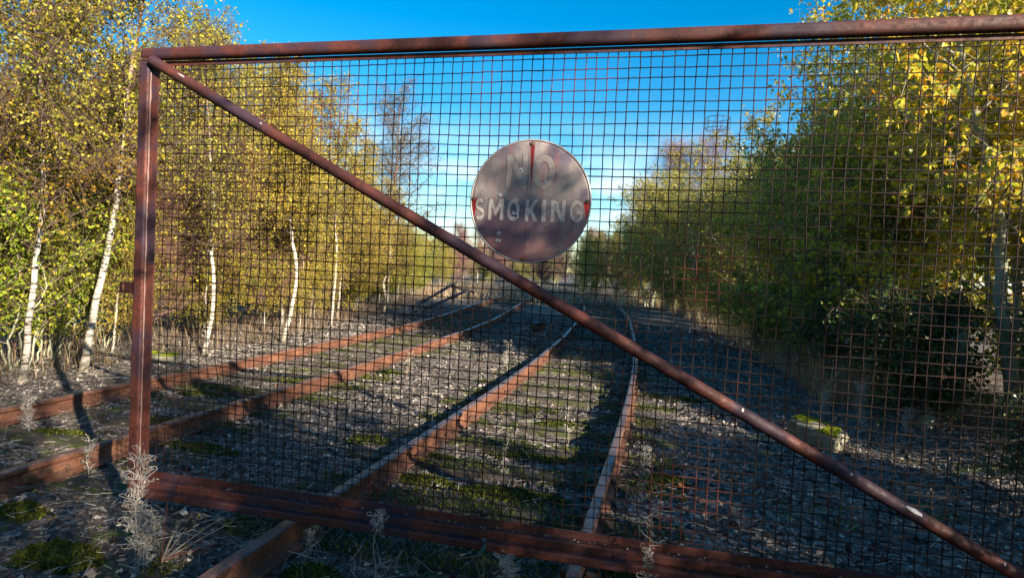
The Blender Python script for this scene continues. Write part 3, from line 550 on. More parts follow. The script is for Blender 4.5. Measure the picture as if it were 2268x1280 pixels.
def many(name, VV, spots, label, cat, group, smin=.9, smax=1.15, z=None):
    for j, q in enumerate(spots):
        s = rng.uniform(smin, smax)*(q[2] if len(q) > 2 else 1); place(name, VV[j % len(VV)], (q[0], q[1]), label if not callable(label) else label(j), cat, group, rng.random()*6.28, (s, s, s*rng.uniform(.94, 1.06)))
# golden birches: front row between the particular ones, then the wood behind
for (x, y, s, lab) in ((-5.0, 6.3, .95, 'bushy golden birch between the latch post and the bent birch'), (-4.9, 8.6, .98, 'full golden birch whose top breaks the sky right of the post'), (-5.2, 11.6, .86, 'golden birch stepping down behind the diagonal tube'),
                       (-5.6, 13.4, .74, 'low golden birch before the tall bare one'), (-6.6, 18.6, .60, 'small golden birch beyond the bare birch'), (-7.2, 21.5, .50, 'small yellow birch behind the buffer stop'), (-5.6, 4.2, 1.0, 'golden birch rising behind the leaning birch and the gate post'),
                       (-5.7, 1.4, 1.05, 'yellow birch at the left edge with leaves over blue sky')):
    place('birch_tree', BV[int(rng.integers(4))], (x, y), lab, 'birch tree', 'golden birches of the left row', rng.random()*6.28, (s, s, s))
many('birch_tree', BV, [(-6.8, 6.5, .95), (-7.0, 9.5), (-6.9, 12.2, .92), (-9.2, 8.3), (-9, 15, .75), (-7.6, 15.2, .72), (-10.5, 12, .9), (-8.2, 19, .62), (-9.5, 22, .6), (-10.5, 18, .7), (-9.2, 27, .55), (-11, 24, .6), (-8.6, 24.5, .5), (-11, 31, .55), (-12.5, 28, .6),(-13.5, 34, .6), (-11, 5, .8)],
     'golden birch standing in the wood behind the left row', 'birch tree', 'birches in the left wood')
many('birch_tree', BV, [(-4.75, 4.3, .50), (-4.6, 6.0, .55), (-4.7, 7.7, .5), (-4.6, 8.8, .5), (-5.2, 10.4, .5), (-5.6, 12.3, .5), (-6.0, 14.2, .45), (-5.9, 7.9, .75), (-6.1, 11, .7), (-5.6, 5.3, .7), (-6.4, 16.6, .5)], 'young golden birch leafy to the ground among the left trunks', 'birch tree', 'young birches among the left trunks')
# green undergrowth at the left
many('leafy_shrub', SV, [(-4.7, 2.9, 1.0), (-4.9, 2.0, 1.1), (-5.0, 3.6, 1.1), (-5.2, 4.6, 1.0), (-4.8, 1.2, 1.0), (-5.8, 2.8, 1.4), (-5.3, 6.6, .7), (-5.9, 9.2, .6), (-6.2, 5, 1.3), (-6.0, 13.8, .7), (-6.6, 17, .8), (-7.4, 20, .9), (-7.9, 23.5, .9), (-8.8, 26, .9), (-5.9, .2, 1.3), (-6.8, 8, 1.2), (-6.9, 10.8, 1.2)],
     'yellow-green leafy shrub in the undergrowth under the left birches', 'shrub', 'shrubs under the left birches', .85, 1.1)
many('bare_sapling', NV, [(-4.7, 4.9, .36), (-4.9, 6.4, .40), (-4.8, 7.8, .36), (-5.1, 9.3, .38), (-5.4, 10.6, .36), (-5.7, 12.2, .36), (-6.2, 14.4, .36), (-5.6, 7.2, .45), (-6.0, 9.9, .42), (-6.7, 12.9, .4), (-5.4, 3.1, .42), (-6.4, 5.6, .5), (-7.0, 16.0, .4), (-7.4, 18.4, .4)], 'reddish bare sapling among the trunks of the left birches', 'sapling', 'bare saplings under the left birches')
# right: willow thicket following the track
wl_ = [(6.7, 9.8, 1.08), (6.3, 12.6, 1.14), (6.1, 15.6, 1.08), (5.6, 18.6, 1.12), (4.7, 21.8, 1.24), (3.7, 25, 1.22), (2.6, 28.6, 1.12), (1.0, 32.6, 1.0), (-.9, 37, .86), (-2.3, 42, .78), (7.6, 20, 1.2), (6.2, 24, 1.3), (5.2, 28.5, 1.2), (3.4, 33, 1.2), (1.5, 38, 1.0), (6.1, 8.0, .85)]
wlab = ['grey-green willow thicket next behind the big yellow tree', 'olive willow below the lighting mast at the right', 'olive willow midway along the right side', 'dark willow where the right rail bends', 'pale-leaved willow in the row', 'grey willow below the pink bare tree', 'dark green willow right of the sign', 'low willow at the far bend', 'small far willow under the sign', 'farthest willow beside the track']
for j, q in enumerate(wl_):
    place('willow_bush', WV[j % 3], (q[0], q[1]), wlab[j] if j < 10 else ('willow in the thicket along the right side of the track'), 'willow', 'willow thicket right of the track', rng.random()*6.28, (q[2],)*3)
# right near: yellow-green poplars
pl_ = [(7.0, 5.6, .90, 'big yellow-green tree with a pale trunk at the right edge behind the gate'), (6.3, 8.2, .92, 'tree with orange and yellow leaves whose crown edge meets the sky'), (8.8, 4.2, .95, 'leafy tree at the far right edge, partly out of frame'), (8.6, 7.6, 1.05, 'taller green tree behind the pale trunk'), (6.0, 7.3, .80, 'green and yellow sapling in front of the orange tree, leaves over the mesh'), (5.7, 10.6, .86, 'yellowish tree whose left edge meets the blue sky'), (7.9, 10.2, 1.05, 'leafy tree filling the gap behind the orange one')]
for j, (x, y, s, lab) in enumerate(pl_): place('poplar_tree', PV[j % 3], (x, y), lab, 'tree', None, (.6, 2.2, 4.0, 5.2, 1.2, 3.1, 4.4, .3)[j], (s, s, s))
g = grow(210, [A((0, 0, 0), (-.15, 0, 1.0), (-.25, 0, 2.0), (-.5, .05, 3.2), (-.72, .1, 4.2), (-.9, .1, 5.6)), A((.1, .2, 0), (.3, .3, 1.2), (.2, .3, 2.6), (.5, .3, 4.6))], r0=.075, nb=60, t0=.35, blen=1.7, bel=.35, curve=.05, ntw=1300, twl=.5, nleaf=6500, L=.09, W=.065, shape='round', leafdown=.9)
near_tree = place('poplar_tree', tree_meshes(g, M['grey_bark'], (M['pale_twig'], M['pale_twig']), M['poplar_leaf']), (6.55, 4.7), 'pale smooth-barked trunk with thin slanting branches at the right edge', 'tree')
def objmat(name, stops, trans):
    m, n, l, p = NT(name); oi = n.new('ShaderNodeObjectInfo'); r = ramp(n, stops); l.new(oi.outputs['Random'], r.inputs[0]); l.new(r.outputs[0], p.inputs['Base Color']); p.inputs['Roughness'].default_value = .4
    if trans: tr = n.new('ShaderNodeBsdfTranslucent'); l.new(r.outputs[0], tr.inputs['Color']); mx = n.new('ShaderNodeMixShader'); mx.inputs[0].default_value = trans; l.new(p.outputs[0], mx.inputs[1]); l.new(tr.outputs[0], mx.inputs[2]); l.new(mx.outputs[0], n['Material Output'].inputs['Surface'])
    return m
M['leaf_single'] = objmat('leaf_single', [(0, (.16, .22, .02)), (.35, (.42, .46, .04)), (.7, (.72, .62, .06)), (.9, (.80, .55, .06)), (1, (.75, .36, .04))], .5)
def leaf1(cu):
    V_ = A((0, 0, 0), (.22, .30, .10), (.55, .34, .08), (1, 0, -cu), (.55, -.34, .08), (.22, -.30, .10), (.5, 0, 0)); return mesh('leaf', [(V_, np.array([[0, 6, 1], [1, 6, 2], [2, 6, 3], [3, 6, 4], [4, 6, 5], [5, 6, 0]]), M['leaf_single'])], True)
LF1 = [leaf1(c) for c in (.0, .15, .3)]
def single_leaves(tree, C, L, n_=300):
    cpos = np.array([2.65, -2.88, 1.51]); mw = np.array(tree.matrix_basis); W_ = C@mw[:3, :3].T+mw[:3, 3]; d = np.linalg.norm(W_-cpos, axis=1)+.5*rng.random(len(C)); ang = np.degrees(np.arctan2(W_[:, 0]-cpos[0], W_[:, 1]-cpos[1])); el_ = (W_[:, 2]-cpos[2])/d
    ok = np.where((ang < 26) & (el_ < .42))[0]; ok = ok[np.argsort(d[ok])][:n_]
    for j, q in enumerate(ok):
        l_ = float(L*rng.uniform(.7, 1.25)); link('leaf', LF1[j % 3], tree, tuple(C[q]), (rng.normal()*.8, 1.0+rng.normal()*.5, rng.random()*6.28), (l_, l_, l_))
single_leaves(near_tree, g['C'], .085)
# bare pink birches far off
many('bare_tree', NV, [(3.6, 34, 1.2), (5.6, 33, 1.16), (2.0, 38, .95), (8.5, 36, 1.1)], 'bare pinkish birch top showing above the right thicket', 'bare tree', 'bare trees above the right thicket', .97, 1.03)
many('bare_tree', NV, [(-7.6, 40, .5), (-6, 46, .55), (-9, 44, .55), (-4.5, 49, .6), (-8, 52, .6), (-11, 50, .65), (-6.2, 56, .65), (-3, 54, .6), (-10.5, 38, .45), (-12, 43, .55), (-13.5, 47, .6), (-1.5, 47, .6), (-14, 55, .7), (-5.2, 42, .4)],
     'bare reddish birch at the far end where the tracks disappear', 'bare tree', 'bare birches at the far bend')
many('birch_tree', BV, [(-10.5, 36, .5), (-12.5, 38, .55), (-14, 42, .6), (-16, 38, .65), (-15.5, 32, .6), (-18, 45, .8), (-3, 62, .8), (-10, 62, .8), (-17, 60, .8), (4, 58, .9)], 'small golden tree in the far left distance', 'birch tree', 'far golden trees')
fr = np.random.default_rng(5)
many('birch_tree', BV, [(fr.uniform(-34, 12), fr.uniform(62, 95), fr.uniform(.8, 1.15)) for _ in range(26)], 'distant golden tree in the wood beyond the end of the tracks', 'birch tree', 'distant wood beyond the tracks')
many('willow_bush', WV, [(fr.uniform(-26, 8), fr.uniform(52, 80), fr.uniform(.55, .8)) for _ in range(22)], 'distant olive bush in the wood beyond the end of the tracks', 'willow', 'distant bushes beyond the tracks')
# behind and right of the viewer: the lineside trees whose shade falls across the foreground
many('poplar_tree', PV, [(1.6, -5.6, .70), (3.6, -5.4, .69), (5.4, -5.0, .66), (7.2, -4.4, .60), (8.9, -4.0, .55), (10.6, -3.9, .52), (-.6, -5.8, .66), (7.5, -7.5, .75), (10.5, -8, .8), (4.8, -8.2, .8)], 'leafy tree on the lineside behind the viewer, outside the picture', 'tree', 'lineside trees behind the viewer', .97, 1.03)
many('leafy_shrub', SV, [(6.3, .6, .72), (6.8, -.5, .75), (7.3, -1.5, .8), (5.9, -.2, .6), (6.6, -2.2, .7)], 'low unseen shrub added beside the right bank to shade it', 'shrub', 'unseen shrubs added to shade the right bank', .97, 1.03)  # unseen shrubs added to throw shade on the lower right bank
place('poplar_tree', PV[1], (8.9, -5.6), 'tall narrow tree added unseen behind the viewer to shade the sign', 'tree', 'lineside trees behind the viewer', .7, (.5, .5, .90))  # unseen tree, added and narrowed so its shade dapples the sign
many('poplar_tree', PV, [(-4.6, -6, .8), (-6.5, -3.2, .8), (-8, -7, 1), (-7.6, -1, .8), (-2, -11, .9), (-5.5, -10, 1)], 'unseen tree added at the left behind the viewer to cut skylight', 'tree', 'unseen left trees added to cut skylight', .97, 1.03)  # unseen trees added to block skylight and deepen the foreground shade
# dark bramble and ivy bushes at the right foot
many('leafy_shrub', SV, [(5.3, 7.6, .8), (5.3, 9.3, .75), (5.1, 11, .75), (5.0, 12.8, .8), (4.9, 14.8, .8), (4.7, 17, .8), (4.6, 19.4, .8), (4.2, 22, .8), (3.6, 25, .8)], 'low olive shrub in the reeds at the foot of the right thicket', 'shrub', 'shrubs at the foot of the right thicket', .85, 1.1)
many('bramble_bush', DV, [(5.4, 6.7, .7), (5.3, 8.4, .6), (5.2, 10.2, .6), (5.6, 4.6, .9), (6.3, 3.4, 1.0), (5.9, 5.8, .9), (6.9, 2.4, 1.0), (5.8, 7.2, .8), (7.2, 4.2, 1.2), (5.5, 2.2, .55), (6.3, 1.2, .9), (5.7, 9.2, .7), (7.6, 3.0, 1.3)], 'dark green bramble bush at the foot of the trees on the right', 'bush', 'brambles at the right foot', .9, 1.1)

# ------------------------------------------------------------------ stumps of mossy trunks (right)
def stump(x, y, h, r, label):
    o = empty('mossy_stump', (x, y, float(gz(x, y))-.03), label, 'tree stump'); n_ = 14; P = pathpts([(0, 0, 0), (.02, 0, h*.5), (-.02, .01, h)], n_, .006, rng); rr = r*(1.25-.4*np.linspace(0, 1, n_)+.08*rng.normal(size=n_)); rr[-1] *= .3
    V_, F_ = tubes(P, rr, 11); V_ += rng.normal(size=V_.shape)*.006; link('trunk', mesh('trunk', [(V_, F_, M['grey_bark'])], True), o)
    m_ = 500; q = rng.integers(len(V_), size=m_); C = V_[q]; D = C-P[np.clip((C[:, 2]/h*n_).astype(int), 0, n_-1)]; D[:, 2] = rng.normal(size=m_)*.02
    b = link('moss_tufts', mesh('moss_tufts', [(*leafq(C, unit(D)+rng.normal(size=(m_, 3))*.5, rng.normal(size=(m_, 3)), np.full(m_, .05), np.full(m_, .008)), M['straw_pale'])]), o); b['kind'] = 'stuff'
stump(5.62, 4.5, .55, .07, 'pale shaggy stump at the right foot of the trees'); stump(5.95, 4.7, 1.15, .075, 'taller shaggy trunk behind the right mesh, nearest the pale tree'); stump(6.5, 4.3, 1.0, .08, 'thick mossy trunk at the right edge')

# ------------------------------------------------------------------ mast with a ring cage
mast = empty('lighting_mast', (6.4, 40, 0), 'thin steel mast with a round cage on top above the right thicket', 'mast')
tubeobj('pole', [(0, 0, 0), (0, 0, 11.45)], .07, M['dark_metal'], 8, mast)
for h_ in (11.5, 12.2):
    q = np.linspace(0, 2*math.pi, 33); V_, F_ = tubes(np.stack([.78*np.cos(q), .78*np.sin(q), np.full(33, h_)], -1), np.full(33, .022), 5); link('ring', mesh('ring', [(V_, F_, M['dark_metal'])]), mast)
for j in range(10):
    q = j*2*math.pi/10; V_, F_ = tubes(A((.78*math.cos(q), .78*math.sin(q), 11.5), (.78*math.cos(q), .78*math.sin(q), 12.2)), A(.018, .018), 4); link('upright', mesh('upright', [(V_, F_, M['dark_metal'])]), mast)
    V_, F_ = tubes(A((0, 0, 11.44), (.78*math.cos(q), .78*math.sin(q), 11.5)), A(.016, .016), 4); link('spoke', mesh('spoke', [(V_, F_, M['dark_metal'])]), mast)

# ------------------------------------------------------------------ buffer stop of old rails
buf = empty('buffer_stop', (-5.1, 20, 0), 'dark buffer stop of slanting rails at the end of the overgrown siding', 'buffer stop')
def beam(name, a, b, w=.07): V_, F_ = tubes(A(a, b), A(w, w), 4); link(name, mesh(name, [(V_, F_, M['dark_metal'])]), buf)
beam('raking_rail', (-.23, -3.0, .04), (-.30, 1.6, .82)); beam('raking_rail', (.30, -3.2, .04), (.46, 1.2, .60))
beam('back_post', (-.28, 1.62, -.1), (-.28, 1.62, .82), .06); beam('back_post', (.48, 1.25, -.1), (.48, 1.25, .64), .06); beam('cross_beam', (-.5, 1.7, .70), (.7, 1.3, .52), .05)

# ------------------------------------------------------------------ drum, mossy concrete block
dr = empty('old_drum', (-.02, 12.1, .0), 'small dark round drum lying on the ballast between the two tracks', 'drum')
V_, F_ = tubes(A((-.16, 0, .13), (-.155, 0, .13), (-.05, 0, .13), (-.045, 0, .13), (.1, 0, .13), (.155, 0, .13), (.16, 0, .13)), A(.125, .13, .124, .13, .124, .13, .125), 20); link('barrel', mesh('barrel', [(V_, F_, M['dark_metal'])], True), dr)
V_ = np.vstack([[(.150, .12*math.cos(q), .13+.12*math.sin(q)) for q in np.arange(20)*math.pi/10], [(.13, 0, .13)]]); link('rusted_end', mesh('rusted_end', [(V_, np.array([[j, (j+1) % 20, 20] for j in range(20)]), M['iron'])]), dr)
dr.rotation_euler = (0, 0, -.9)
M['concrete'] = plain('mossy_concrete', [(.25, (.09, .08, .045)), (.5, (.24, .22, .16)), (.7, (.36, .34, .27))], 7, .85, .02)
def slab(loc, s, rot, label):
    n_ = 10; o = empty('concrete_block', loc, label, 'concrete block'); o.rotation_euler = rot; me = bpy.data.meshes.new('body')
    import bmesh
    bm = bmesh.new(); bmesh.ops.create_cube(bm, size=1); bmesh.ops.subdivide_edges(bm, edges=bm.edges[:], cuts=9, use_grid_fill=True)
    for v in bm.verts:
        c = v.co; r_ = float(vn(np.array([c.x*5+c.z*3]), np.array([c.y*5-c.z*2]), 5)[0]); v.co = Vector((c.x*s[0], c.y*s[1], c.z*s[2]))*(1+.10*r_)*(1-.10*max(0, abs(c.x)+abs(c.y)+abs(c.z)-1.05))
    for f in bm.faces: f.smooth = True
    bm.to_mesh(me); me.materials.append(M['concrete']); link('body', me, o)
    m_ = 2600; C = np.stack([rng.uniform(-.5, .5, m_)*s[0], rng.uniform(-.5, .5, m_)*s[1], np.full(m_, s[2]*.49)], -1); k = vn(C[:, 0]*9, C[:, 1]*9, 8) > .14; C = C[k]; m_ = len(C)
    b = link('moss', mesh('moss', [(*leafq(C, rng.normal(size=(m_, 3))*.6+A(0, 0, 1), rng.normal(size=(m_, 3)), np.full(m_, .022), np.full(m_, .010)), M['bright_moss'])]), o); b['kind'] = 'stuff'
M['bright_moss'] = leafmat('bright_moss', [(0, (.14, .19, .012)), (.6, (.28, .34, .02)), (1, (.42, .44, .03))], trans=.35, rough=.7, spec=.2)
slab((4.26, 3.40, .10), (.46, .26, .16), (.10, .16, -.75), 'mossy concrete block lying at the ballast edge under the diagonal tube')
slab((-4.0, 4.4, .03), (.5, .4, .12), (0, 0, .3), 'low dark mossy lump behind the latch post beside the leaning birch')

# ------------------------------------------------------------------ ballast stones, moss, litter, straw (uncountable)
def scatter(n_, x0, x1, y0, y1, near=1.6):
    x = rng.uniform(x0, x1, n_); y = y0+(y1-y0)*rng.random(n_)**near; return x, y
x, y = scatter(90000, -4.9, 5.9, -1.9, 17, 1.7); n_ = len(x); s = .006+.020*rng.random(n_)**3.4*1.2; s *= np.where(y < 8, 1, 1.35)
o8 = A((1, 0, 0), (-1, 0, 0), (0, 1, 0), (0, -1, 0), (0, 0, 1), (0, 0, -1)); f8 = np.array([[0, 2, 4], [2, 1, 4], [1, 3, 4], [3, 0, 4], [2, 0, 5], [1, 2, 5], [3, 1, 5], [0, 3, 5]])
Vs = (o8[None]+rng.normal(size=(n_, 6, 3))*.28)*s[:, None, None]*A(1, 1, .85); an = rng.random(n_)*6.28; ca, sa = np.cos(an), np.sin(an); Vr = Vs.copy(); Vr[..., 0] = Vs[..., 0]*ca[:, None]-Vs[..., 1]*sa[:, None]; Vr[..., 1] = Vs[..., 0]*sa[:, None]+Vs[..., 1]*ca[:, None]
Vr += np.stack([x, y, gz(x, y)+s*.3], -1)[:, None]; Fs = (f8[None]+np.arange(n_)[:, None, None]*6).reshape(-1, 3)
tag(link('ballast_stones', mesh('ballast_stones', [(Vr.reshape(-1, 3), Fs, M['stone'])])), 'loose grey ballast stones spread over the whole track bed', 'ballast', kind='stuff')
M['stone_single'] = objmat('stone_single', [(0, (.03, .026, .026)), (.5, (.075, .064, .06)), (.9, (.15, .13, .12)), (1, (.36, .33, .31))], 0)
import bmesh
STN = []
for q in range(5):
    bm = bmesh.new(); bmesh.ops.create_icosphere(bm, subdivisions=1, radius=1)
    for v in bm.verts: v.co = Vector((v.co.x*(1+.25*rng.normal()), v.co.y*(.8+.2*rng.normal()), v.co.z*(.6+.12*rng.normal())))
    me = bpy.data.meshes.new('stone'); bm.to_mesh(me); me.materials.append(M['stone_single']); STN.append(me)
for j in range(300):
    x, y = rng.uniform(-2.2, 4.4), -1.6+4.6*rng.random()**1.3; s_ = rng.uniform(.012, .026)
    if min(abs(abs(x-float(cx(k, y)))-.7525) for k in 'RL') < .09: x += .2
    link('stone', STN[j % 5], ground, (x, y, float(gz(x, y))+s_*.3), (rng.normal()*.4, rng.normal()*.4, rng.random()*6.28), (s_, s_, s_))
# leaf litter
x, y = scatter(17000, -5.0, 6.2, -1.9, 14, 1.7); n_ = len(x); k = rng.random(n_) < .35+.9*np.clip(vn(x*1.1, y*1.1, 20)+.3, 0, 1); x, y = x[k], y[k]; n_ = len(x)
C = np.stack([x, y, gz(x, y)+.012+.012*rng.random(n_)], -1); D = rng.normal(size=(n_, 3)); D[:, 2] *= .22; Nn = rng.normal(size=(n_, 3))*.35+A(0, 0, 1); Lf = rng.uniform(.018, .042, n_)
tag(link('leaf_litter', mesh('leaf_litter', [(*leafq(C, D, Nn, Lf, Lf*.75, .35), M['litter'])])), 'brown and pale fallen leaves scattered over the ballast', 'leaf litter', kind='stuff')
# straw and thin twigs lying about
x, y = scatter(14000, -5.0, 6.4, -1.9, 13, 1.8); n_ = len(x); Ls = .03+.16*rng.random(n_)**2; an = rng.random(n_)*6.28; q = np.linspace(-.5, .5, 4); dx = np.cos(an)[:, None]*Ls[:, None]*q; dy = np.sin(an)[:, None]*Ls[:, None]*q
bend = rng.normal(size=n_)[:, None]*.18*Ls[:, None]*(q**2); PX = x[:, None]+dx-np.sin(an)[:, None]*bend; PY = y[:, None]+dy+np.cos(an)[:, None]*bend
PZ = gz(PX, PY)+.018+.02*rng.random(n_)[:, None]+(rng.random(n_)[:, None]*.25*Ls[:, None])*(q+.5); tag(link('dry_straw', mesh('dry_straw', [(*tubes(np.stack([PX, PY, PZ], -1), np.full((n_, 4), .0014)*rng.uniform(.6, 1.3, n_)[:, None], 3), M['straw_pale'])])), 'pale dead stalks and twigs lying on the ballast', 'straw', kind='stuff')
# moss cushions along the sleepers
MC = []; 
for k in 'RL':
    for (sx0, sy0, sa_, sz0) in SL_POS[k]:
        if sy0 > 13 or sy0 < -2.2: continue
        m_ = int(2600 if sy0 < 5 else 1300); u = rng.uniform(-1.3, 1.3, m_); v = rng.uniform(-.15, .15, m_); X_ = sx0+u*math.cos(sa_)-v*math.sin(sa_); Y_ = sy0+u*math.sin(sa_)+v*math.cos(sa_)
        kk = (vn(X_*1.6, Y_*1.6, 31)+.5*vn(X_*7, Y_*7, 32) > .02) & (np.abs(np.abs(u)-.7525) > .06); MC.append(np.stack([X_[kk], Y_[kk], np.full(kk.sum(), sz0+.005)+.012*rng.random(kk.sum())], -1))
m_ = 26000; X_ = rng.uniform(-4.4, 5.4, m_); Y_ = -1.8+9*rng.random(m_)**1.4; kk = vn(X_*1.3+5, Y_*1.3, 33)+.4*vn(X_*5, Y_*5, 34) > .23; MC.append(np.stack([X_[kk], Y_[kk], gz(X_[kk], Y_[kk])+.012*rng.random(kk.sum())], -1))
DV_, DF_ = [], []; off_ = 0
for (mx, my, ra, rb, hh) in ((-.14, -.44, .24, .13, .06), (-.80, -.12, .18, .10, .04), (1.12, -.22, .16, .10, .045), (1.12, 1.72, .22, .10, .04), (1.80, 1.15, .42, .10, .045), (1.14, 1.25, .24, .09, .04), (1.85, 3.2, .30, .10, .04), (-.75, 1.25, .35, .10, .045), (.35, 1.95, .22, .10, .04),
                             (2.80, 1.75, .22, .12, .05), (2.72, 5.1, .25, .12, .04), (-1.45, 4.05, .3, .12, .04), (-2.2, 2.95, .3, .12, .04), (-.85, 5.1, .25, .1, .04), (3.1, 4.9, .22, .12, .04), (-2.05, 1.2, .3, .12, .045), (-1.6, 1.75, .32, .1, .045), (2.5, .22, .24, .12, .05), (1.75, 2.05, .4, .09, .035), (1.8, -.5, .3, .12, .05), (3.0, .5, .25, .14, .04)):
    q = np.linspace(0, 1, 7)[1:]; aa = np.arange(16)*math.pi/8; G = np.array([(0, 0)]+[(u*math.cos(a), u*math.sin(a)) for u in q for a in aa]); X_ = mx+G[:, 0]*ra*(1+.25*vn(G[:, 0]*2+mx*9, G[:, 1]*2, 71)); Y_ = my+G[:, 1]*rb*(1+.4*vn(G[:, 0]*3, G[:, 1]*2+my*9, 72)); rr = np.hypot(G[:, 0], G[:, 1])
    Z_ = gz(X_, Y_)+hh*(1-rr**2)*(1+.9*vn(X_*16, Y_*16, 73))-.02*rr**4; V_ = np.stack([X_, Y_, Z_], -1); DV_.append(V_)
    DF_ += [[off_, off_+1+j, off_+1+(j+1) % 16, off_+1+(j+1) % 16] for j in range(0)]
    T_ = [[off_, off_+1+j, off_+1+(j+1) % 16] for j in range(16)]
    for i_ in range(5):
        for j in range(16): a0 = off_+1+i_*16+j; a1 = off_+1+i_*16+(j+1) % 16; T_ += [[a0, a0+16, a1+16], [a0, a1+16, a1]]
    DF_ += T_; off_ += len(V_)
    m_ = int(9000*ra*rb*4)+300; u = np.sqrt(rng.random(m_)); a_ = rng.random(m_)*6.283; X_ = mx+u*np.cos(a_)*ra*1.02; Y_ = my+u*np.sin(a_)*rb*1.05; MC.append(np.stack([X_, Y_, gz(X_, Y_)+hh*(1-u**2)*(1+.9*vn(X_*16, Y_*16, 73))-.004], -1))
M['moss_body'] = plain('moss_body', [(.3, (.02, .026, .005)), (.6, (.07, .085, .012)), (.75, (.16, .17, .02))], 25, .9, .01)
tag(link('moss_mounds', mesh('moss_mounds', [(np.concatenate(DV_), np.array(DF_), M['moss_body'])], True)), 'raised mossy humps over the sleeper ends', 'moss', kind='stuff')
n_ = 260; C_ = np.stack([rng.uniform(0, 4.3, n_), rng.uniform(-.058, -.004, n_), np.full(n_, GZ-2.2995)], -1); D_ = rng.normal(size=(n_, 3)); D_[:, 2] = abs(D_[:, 2])*.3; L_ = rng.uniform(.006, .020, n_)
tag(link('leaf_crumbs', mesh('leaf_crumbs', [(*leafq(C_, D_, rng.normal(size=(n_, 3))*.4+A(0, 0, 1), L_, L_*.6), M['litter'])])), 'crumbs of leaf litter lying on top of the bottom rail of the gate', 'leaf litter', kind='stuff')
C = np.concatenate(MC); n_ = len(C); D = rng.normal(size=(n_, 3))*.6+A(0, 0, .8); Lm = rng.uniform(.012, .032, n_)
tag(link('moss_cushions', mesh('moss_cushions', [(*leafq(C, D, rng.normal(size=(n_, 3)), Lm, Lm*.45), M['moss'])])), 'green moss growing in strips along the sleepers and ballast', 'moss', kind='stuff')
# dry grass / reeds
def grass(name, x, y, h, mat, label, w=.006, lean=.25, seg_=4):
    n_ = len(x); q = np.linspace(0, 1, seg_); d = rng.normal(size=(n_, 2))*lean; P = np.zeros((n_, seg_, 3)); P[:, :, 0] = x[:, None]+d[:, :1]*h[:, None]*q**1.7; P[:, :, 1] = y[:, None]+d[:, 1:]*h[:, None]*q**1.7; P[:, :, 2] = gz(x, y)[:, None]-.01+h[:, None]*q*(1-.25*np.abs(d).sum(1)[:, None]*q)
    s_ = rng.normal(size=(n_, 2)); s_ /= np.linalg.norm(s_, axis=1)[:, None]; ww = w*(1-q*.85)[None]*rng.uniform(.6, 1.3, n_)[:, None]; L_ = P.copy(); R_ = P.copy(); L_[:, :, :2] += s_[:, None]*ww[..., None]; R_[:, :, :2] -= s_[:, None]*ww[..., None]
    V_ = np.stack([L_, R_], 2).reshape(-1, 3); i = (np.arange(n_)[:, None]*seg_+np.arange(seg_-1)[None])*2; F_ = np.stack([i, i+1, i+3, i+2], -1).reshape(-1, 4)
    tag(link(name, mesh(name, [(V_, F_, mat)])), label, 'grass', kind='stuff')
n_ = 3600; y = rng.uniform(1.0, 26, n_); x = left_x(y)-.15-1.5*rng.random(n_)**1.3; grass('dry_grass', x, y, rng.uniform(.10, .55, n_), M['dark_straw'], 'tall dry buff grass standing at the feet of the left birches', .005)
n_ = 12000; y = 5.5+30*rng.random(n_)**1.2; x = hedge_x(y)-.1+1.3*rng.random(n_)**1.2; grass('dry_reeds', x, y, rng.uniform(.2, .8, n_), M['straw'], 'pale dry reeds along the foot of the right thicket', .006)
n_ = 2600; y = rng.uniform(-1.8, 5.5, n_); x = rng.uniform(4.3, 7.5, n_); grass('bank_grass', x, y, rng.uniform(.06, .30, n_), M['dark_straw'], 'thin dead grass on the dark bank at the lower right', .002, .5)
n_ = 2600; y = -1.9+9*rng.random(n_)**1.3; x = rng.uniform(-4.5, 4.5, n_); k = vn(x*1.7, y*1.7, 44) > .12; grass('sparse_grass', x[k], y[k], rng.uniform(.04, .20, n_)[k], M['straw_pale'], 'sparse thin dead stalks standing in the ballast', .0016, .5)
n_ = 900; x = rng.uniform(.0, 4.3, n_); y = rng.normal(-.02, .14, n_); k = vn(x*2.3, x*0+3, 46) > -.05; grass('gate_foot_grass', x[k], y[k], rng.uniform(.05, .24, n_)[k], M['straw_pale'], 'tangled dead grass along the foot of the gate', .0014, .9, 6)
n_ = 4200; y = rng.uniform(24, 45, n_); x = rng.uniform(-11, 2, n_); grass('far_scrub', x, y, rng.uniform(.2, .9, n_), M['straw'], 'dry scrub closing the far end of the tracks', .014, .3)

